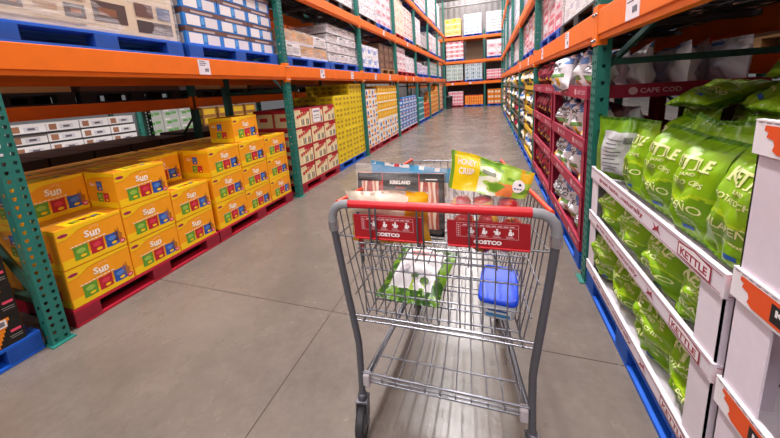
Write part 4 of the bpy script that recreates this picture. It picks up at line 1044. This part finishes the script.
# front panel and floor of the basket
mb = MB()
for k in range(13):
    x = -1+2*k/12; wire(mb, [(x*.272, .95, .93), (x*.205, .9, .545)], .0024)
for t in (0, .33, .66, 1): hw = lerp(.275, .205, t); wire(mb, [(-hw, lerp(.95, .9, t), lerp(.93, .545, t)), (hw, lerp(.95, .9, t), lerp(.93, .545, t))], .0035)
mb.build('front_panel', cart)
mb = MB()
for k in range(19):
    x = -1+2*k/18; wire(mb, [(x*.288, .015, .512), (x*.205, .9, .545)], .0024)
for k in range(9):
    y = .03+.85*k/8; wire(mb, [(-bot_x(y), y, bot_z(y)-.004), (bot_x(y), y, bot_z(y)-.004)], .0034)
mb.build('basket_floor', cart)
# child seat
mb = MB()
wire(mb, [(-.372, .004, .872), (.372, .004, .872)], .0032)
for x in (-.222, -.2, -.052, -.032, .118, .142): wire(mb, [(x, -.016, .995), (x, -.02, .93), (x, -.018, .865), (x, .006, .855)], .0032, CRD)
for k in range(12):
    x = -.25+.5*k/11; wire(mb, [(x, .0, .795), (x, .305, .765)], .0024)
for y in (.02, .12, .22, .305): wire(mb, [(-.28, y, .792-.03*y/.305), (.28, y, .792-.03*y/.305)], .003)
mb.build('seat_floor', cart)
mb = MB()
for k in range(13):
    x = -.25+.5*k/12; wire(mb, [(x, .305, .765), (x, .37, 1.0)], .0024)
for t in (0, .4, 1): wire(mb, [(-.26, .305+.065*t, .765+.235*t), (.26, .305+.065*t, .765+.235*t)], .0034)
mb.build('seat_back', cart)
mb = MB(); mb.box((-.292, .03, .795), (-.282, .055, .86), RED); mb.box((-.290, .032, .745), (-.284, .053, .795), BLK); mb.build('seat_strap', cart)
# advertising plates under the handle
def plate(x0, x1):
    mb = MB(); W = x1-x0; H = .094
    mb.box((0, 0, 0), (W, .004, H), DRED, .0015)
    mb.tube([(.002, -.001, .004), (W-.002, -.001, .004)], .004, RED, 8)
    mp = lambda a, b, l=0: (a, -.0008-l, b)
    lt = mat('#e2a9ae', .5, mottle=0)
    mb.text(mp, 'COSTCO', W*.5, .016, .0145, WHT, width=W*.34, bold=.06)
    a0, a1, b0, b1 = W*.12, W*.86, .038, .086
    for q in ((a0, b0, a1, b0+.0012), (a0, b1, a1, b1+.0012), (a0, b0, a0+.0012, b1), (a1, b0, a1+.0012, b1), (a0+.012, b0, a0+.0128, b1), (a0+.012, b1-.011, a1, b1-.01)): mb.rect(mp, *q, lt)
    for q in range(6): mb.rect(mp, a0+.004, b0+.004+.007*q, a0+.009, b0+.008+.007*q, lt)
    for q in range(9): mb.rect(mp, a0+.02+.018*q, b1-.008, a0+.034+.018*q, b1-.004, lt)
    for i in range(4):
        x = a0+.03+(a1-a0-.03)*(i+.42)/4; y = b0+.018
        mb.disc(mp, x, y+.013, .0035, WHT, 8); mb.poly(mp, [(x-.007, y-.004), (x+.006, y-.006), (x+.004, y+.009), (x-.004, y+.009)], WHT)
        mb.rect(mp, x+.006, y-.002, x+.010, y+.007, WHT)
        if i in (0, 2): mb.poly(mp, [(x-.011, y+.004), (x-.004, y+.001), (x-.004, y+.007), (x-.01, y+.01)], WHT)
        for q in range(2): mb.rect(mp, x-.013, b0+.004+.004*q, x+.012-.005*q, b0+.0058+.004*q, lt)
    return mb.mesh('ad_plate')
pm_ = plate(-.29, -.034)
put(pm_, 'ad_plate', cart, (-.289, -.008, .872), 0); put(pm_, 'ad_plate', cart, (.047, -.008, .872), 0)
# lower rack
mb = MB()
for y, z, r in ((-.002, .278, .005), (0, .255, .0038), (.002, .235, .0045)): wire(mb, [(-.318, y, z), (.318, y, z)], r)
lowx = lambda y: lerp(.305, .22, y/.75)
for k in range(11):
    x = -1+2*k/10; wire(mb, [(x*.29, -.004, .262), (x*.29, .0, .245), (x*.29, .02, .238), (x*.215, .75, .25)], .003)
for y in (.12, .30, .48, .66, .75): wire(mb, [(-lowx(y), y, .243), (lowx(y), y, .243)], .0034)
for s in (-1, 1): wire(mb, [(s*.30, .0, .255), (s*lowx(.4), .4, .262), (s*.222, .75, .262)], .0045)
mb.build('lower_rack', cart)
for s in (-1, 1):
    mb = MB(); mb.tube([(s*.321, .01, .215), (s*.30, .15, .212), (s*.25, .62, .2), (s*.24, .78, .22), (s*.235, .86, .40), (s*.225, .9, .53)], .0125, CRD, 10); mb.build('base_tube', cart)
    mb = MB(); mb.box((s*.294-.014, -.018, .226), (s*.294+.014, .012, .278), mat('#b4aab0', .55), .005); mb.build('bumper_clip', cart)
def caster(x, y, turn):
    c = bpy.data.objects.new('caster', None); col.objects.link(c); c.parent = cart; c.location = (x, y, 0); c.rotation_euler = (0, 0, turn); c.empty_display_size = .05
    r = .063
    m = MB(); m.lathe([(.012, -.013), (r*.72, -.013), (r*.74, -.016), (r*.96, -.016), (r, -.010), (r, .010), (r*.96, .016), (r*.74, .016), (r*.72, .013), (.012, .013)], (0, -.025, r), (1, 0, 0), mat('#2e2d31', .6), 24); m.build('tyre', c)
    m = MB(); m.lathe([(.0, -.0165), (r*.5, -.0165), (r*.68, -.0135), (r*.68, .0135), (r*.5, .0165), (0, .0165)], (0, -.025, r), (1, 0, 0), mat('#6d6d72', .5), 20); m.lathe([(0, -.03), (.008, -.03), (.008, .03), (0, .03)], (0, -.025, r), (1, 0, 0), CRL, 10); m.build('wheel_hub', c)
    m = MB()
    for s in (-1, 1): m.add([(s*.021, -.04, r), (s*.021, -.01, r-.012), (s*.021, .022, .145), (s*.021, -.022, .145), (s*.025, -.04, r), (s*.025, -.01, r-.012), (s*.025, .022, .145), (s*.025, -.022, .145)], [(0, 1, 2, 3), (7, 6, 5, 4), (0, 4, 5, 1), (1, 5, 6, 2), (2, 6, 7, 3), (3, 7, 4, 0)], CR_)
    m.box((-.025, -.024, .138), (.025, .024, .15), CR_, .003); m.lathe([(0, .149), (.02, .149), (.017, .175), (0, .175)], (0, 0, 0), (0, 0, 1), CRD, 14); m.build('fork', c)
caster(-.324, .0, .12); caster(.324, .0, -.1); caster(-.24, .78, .0); caster(.24, .78, .05)

# ------------------------------------------------------------------ groceries in the cart (placed in world, cart frame applied)
CM = Matrix.Translation((-.182, .955, 0)) @ Matrix.Rotation(R(1.6), 4, 'Z')
def incart(o, loc, rot=(0, 0, 0)):
    o.location = CM @ Vector(loc); o.rotation_euler = (rot[0], rot[1], rot[2]+R(1.6)); return o
FRONT = -math.pi/2    # turns a +X facing mesh towards the shopper
# bacon
t = thing('bacon_pack', 'flat clear-edged bacon pack with black card frame standing in the cart seat', 'bacon'); incart(t, (-.175, .205, .79), (R(-8), 0, 0))
W, H = .375, .262
mb = MB(); mb.box((-W/2, .0, 0), (W/2, .022, H), mat('#c98f84', .4), .004)
mpb = lambda a, b, l=0: (-W/2+a, -.0016-l, b)
bc_ = [mat('#b5483c', .35), mat('#e6c4b4', .35), mat('#c8705c', .35), mat('#efd8c8', .35), mat('#9c342c', .35)]
k = 0; x = .012
while x < W-.012:
    wd = rnd.uniform(.006, .014); pts = [(x+.003*math.sin(q*1.3+k), .01+(H-.03)*q/8) for q in range(9)]; pts2 = [(x+wd+.003*math.sin(q*1.3+k+1), .01+(H-.03)*q/8) for q in range(8, -1, -1)]
    for q in range(8):
        mb.poly(mpb, [pts[q], (pts2[8-q][0], pts[q][1]), (pts2[7-q][0], pts[q+1][1]), pts[q+1]], bc_[k % 5])
    x += wd; k += 1
mb.build('bacon_slices', t)
mb = MB(); bk = mat('#18171a', .35)
for (a0, b0, a1, b1) in ((.0, .0, W, .03), (0, H-.035, W, H), (0, 0, .018, H), (W-.022, 0, W, H), (W*.30, H*.62, W*.72, H-.03)): mb.rect(mpb, a0, b0, a1, b1, bk, lift=.0012)
for a in (W*.297, W*.72): mb.rect(mpb, a, H*.3, a+.004, H, mat('#c8203a', .4), lift=.0016)
mb.text(mpb, 'KIRKLAND', W*.51, H*.82, .016, WHT, width=W*.24, lift=.002, bold=.05); mb.text(mpb, 'Signature', W*.51, H*.745, .011, mat('#c8203a', .4), lift=.002, slant=.3)
mb.rect(mpb, W*.8, H*.9, W*.93, H*.915, WHT, lift=.002)
mb.build('card_frame', t)
mb = MB()
def pf(u, v, s): return (-W/2-.014+(W+.028)*u, -.006*s*math.sin(math.pi*u)**.4*math.sin(math.pi*min(1, v*1.02))**.4+.011 - s*.012*(1 if .04 < u < .96 and .03 < v < .93 else 0), -.012+(H+.05)*v+.004*math.sin(u*17))
mb.grid(lambda u, v: pf(u, v, 1), 24, 16, M_POUCH); mb.grid(lambda u, v: pf(u, v, -1), 24, 16, M_POUCH, flip=True); mb.build('clear_pouch', t)
# flat pack behind the bacon
me = bag_mesh('blue', .345, .295, .035, 4.2, 16, 20, name='food_pouch'); t = tag(put(me, 'food_pouch'), 'pale blue-topped flat pouch tucked behind the bacon pack', 'food pouch'); incart(t, (-.165, .262, .79), (R(-6), 0, FRONT))
# cheese
me = bag_mesh('cheese', .325, .23, .085, 6.3, 30, 26, name='cheese_bag'); t = tag(put(me, 'cheese_bag'), 'cream and yellow bag of shredded cheese just behind the cart handle', 'cheese'); incart(t, (-.185, .112, .803), (R(0), 0, FRONT))
t.rotation_euler = (0.0, R(8), FRONT+R(1.6))
# apples in a printed clear bag
def apple_mesh(seed):
    mb = MB(); sd = seed; Rr = mat('#b8202c', .3, mottle=.25, scale=30); Yy = mat('#e0a83a', .3, mottle=.2, scale=30); Or = mat('#d2542e', .3, mottle=.25, scale=30)
    def P(u, v):
        th = 2*math.pi*u; ph = math.pi*v; r = .037*(1+.06*math.cos(2*ph)*0-.22*max(0, math.cos(ph))**8-.12*max(0, -math.cos(ph))**8+.02*math.cos(5*th)*max(0, -math.cos(ph)))
        return (r*math.sin(ph)*math.cos(th), r*math.sin(ph)*math.sin(th), .034-r*.92*math.cos(math.pi-ph)*-1*-1)
    mb.grid(P, 20, 14, lambda u, v: Yy if noise.noise(Vector((math.cos(6.28*u)*1.1, math.sin(6.28*u)*1.1, v*2+sd))) > .22 else (Or if noise.noise(Vector((math.cos(6.28*u)*1.3, math.sin(6.28*u), v*2+sd+5))) > .15 else Rr), flip=True)
    return mb.mesh('apple')
ap = [apple_mesh(1.2), apple_mesh(4.4), apple_mesh(7.7)]
stem = MB(); stem.tube([(0, 0, .058), (.003, 0, .07), (.006, 0, .078)], .0016, mat('#5a3d22', .7), 6); stem = stem.mesh('stem')
AP = [(.085, .105, .805, 0, 'red apple low in the printed clear bag, first from the cheese'), (.165, .10, .805, 1, 'apple low in the clear bag, second from the cheese'), (.245, .105, .80, 2, 'yellow-red apple low in the clear bag, beside the cart side'),
      (.10, .108, .944, 2, 'red apple on top of the apple heap, beside the cheese bag'), (.175, .112, .948, 0, 'dark red apple on top of the apple heap, in its middle'), (.25, .108, .944, 1, 'golden apple on top of the apple heap, near the basket rim'),
      (.105, .112, .872, 0, 'bright red apple in the upper layer of the clear bag'), (.183, .115, .876, 2, 'red-orange apple in the upper middle of the clear bag'), (.262, .112, .870, 1, 'golden apple in the upper layer beside the cart side')]
for x, y, z, k, lb in AP:
    o = tag(put(ap[k], 'apple'), lb, 'apple', 'apples in the printed bag'); incart(o, (x, y, z), (rnd.uniform(-.5, .5), rnd.uniform(-.5, .5), rnd.uniform(0, 6)))
    put(stem, 'stem', o)
t = thing('apple_bag', 'clear apple bag with yellow and green printed top in the cart seat', 'fruit bag'); incart(t, (.172, .108, .797), (R(2), R(0), 0))
AW, AH, AT = .275, .36, .115
Fa = bag_fn(AW, AH, AT, 3.3)
def apt(u, v, s):
    d, y, z = Fa(u, v, s)
    k = max(0, (v-.45)/.55)
    return (y + .02*k, -d*(1-.72*k) + .03*k, z - k*.085*(u-.25))
mb = MB(); mb.grid(lambda u, v: apt(u, v*.66, 1), 26, 22, M_CLEAR); mb.grid(lambda u, v: apt(u, v*.66, -1), 26, 22, M_CLEAR, flip=True); mb.build('clear_pouch', t)
mb = MB(); GA, GB, YL, WH_, OR_ = mat('#a9cc4a', .3), mat('#6f9e2a', .3), mat('#f2cf12', .3), mat('#eef0d6', .3), mat('#f08a4a', .3)
def hm(u, v):
    if u < .045: return GB
    if u < .36: return YL
    n = noise.noise(Vector((u*6, v*5, 2.2)))
    if .60 < u < .80 and v < .5 and n > -.25: return OR_ if v < .42 else GA
    if u > .85 and v > .55: return mat('#e8b41e', .3)
    return WH_ if n > .12 and u < .62 else (GB if n < -.15 else GA)
mb.grid(lambda u, v: apt(u, .66+.34*v, 1), 96, 40, hm); mb.grid(lambda u, v: apt(u, .66+.34*v, -1), 20, 8, GA, flip=True)
hp = lambda a, b, l=0: (lambda p: (p[0], p[1]-.002-l, p[2]))(apt(min(1, max(0, a/AW)), min(1, .66+.34*b/.122), 1))
mb.text(hp, 'HONEY', AW*.2, .082, .021, WHT, width=AW*.23, bold=.02, step=.015); mb.text(hp, 'CRISP', AW*.2, .053, .021, WHT, width=AW*.2, bold=.02, step=.015)
mb.disc(hp, AW*.85, .052, .021, WHT, 16, .001, .026)
for a in range(3): mb.rect(hp, AW*(.80+.035*a), .04, AW*(.825+.035*a), .045, mat('#5a6a8a', .4), 1, .002); mb.disc(hp, AW*.862, .060, .005, mat('#2a3a6a', .4), 10, .002)
for a in range(3): mb.rect(hp, AW*(.40+.05*a), .072, AW*(.46+.05*a), .084, mat('#8a8f7a', .5), 2, .001)
mb.build('printed_header', t)
# broccoli lying on the basket floor
me = bag_mesh('broccoli', .285, .365, .075, 2.6, 34, 42, name='broccoli_bag'); t = tag(put(me, 'broccoli_bag'), 'white and green frozen broccoli bag lying on the cart basket floor', 'broccoli')
t.matrix_world = CM @ Matrix.Translation((-.150, .085, .562)) @ Matrix.Rotation(R(-10), 4, 'Z') @ Matrix.Rotation(R(5), 4, 'X') @ Matrix(((0, 1, 0, 0), (0, 0, 1, 0), (1, 0, 0, 0), (0, 0, 0, 1)))
# tub with blue lid
t = thing('plastic_tub', 'white plastic tub with blue lid standing in the cart basket', 'tub'); incart(t, (.222, .195, .528), (R(6), 0, R(-6)))
def rr(x, y, rad, n=5):
    out = []
    for cx, cy_, a0 in ((x-rad, y-rad, 0), (-x+rad, y-rad, 90), (-x+rad, -y+rad, 180), (x-rad, -y+rad, 270)):
        for k in range(n+1): a = R(a0+90*k/n); out.append((cx+rad*math.cos(a), cy_+rad*math.sin(a)))
    return out
def loft(mb, secs, m, cap=True):
    n = len(secs[0][0]); vs_ = [(x, y, z) for ring, z in secs for x, y in ring]; fs = []
    for i in range(len(secs)-1):
        for k in range(n): fs.append((i*n+k, i*n+(k+1) % n, (i+1)*n+(k+1) % n, (i+1)*n+k))
    mb.add(vs_, fs, m, True)
    if cap: mb.add([vs_[k] for k in range(n)], [tuple(range(n))[::-1]], m); mb.add([vs_[-n+k] for k in range(n)], [tuple(range(n))], m)
mb = MB(); loft(mb, [(rr(.055, .082, .02), 0), (rr(.060, .088, .02), .01), (rr(.066, .097, .022), .085)], mat('#dfe6f2', .35)); 
mpt = lambda a, b, l=0: (-.055+a, -.0915-(b-.02)*.11-l, b)
mb.rect(mpt, .008, .018, .102, .066, mat('#f4f2f4', .4)); mb.rect(mpt, .012, .018, .098, .034, mat('#3b8fd0', .4), lift=.0006); mb.rect(mpt, .02, .044, .09, .054, mat('#2456a8', .4), lift=.0006); mb.build('body', t)
mb = MB(); BL = mat('#0a4ae6', .42, mottle=.03)
loft(mb, [(rr(.069, .10, .024), .080), (rr(.071, .102, .024), .084), (rr(.071, .102, .024), .094), (rr(.066, .097, .022), .100), (rr(.061, .092, .02), .1005), (rr(.059, .09, .02), .0965)], BL); mb.build('lid', t)
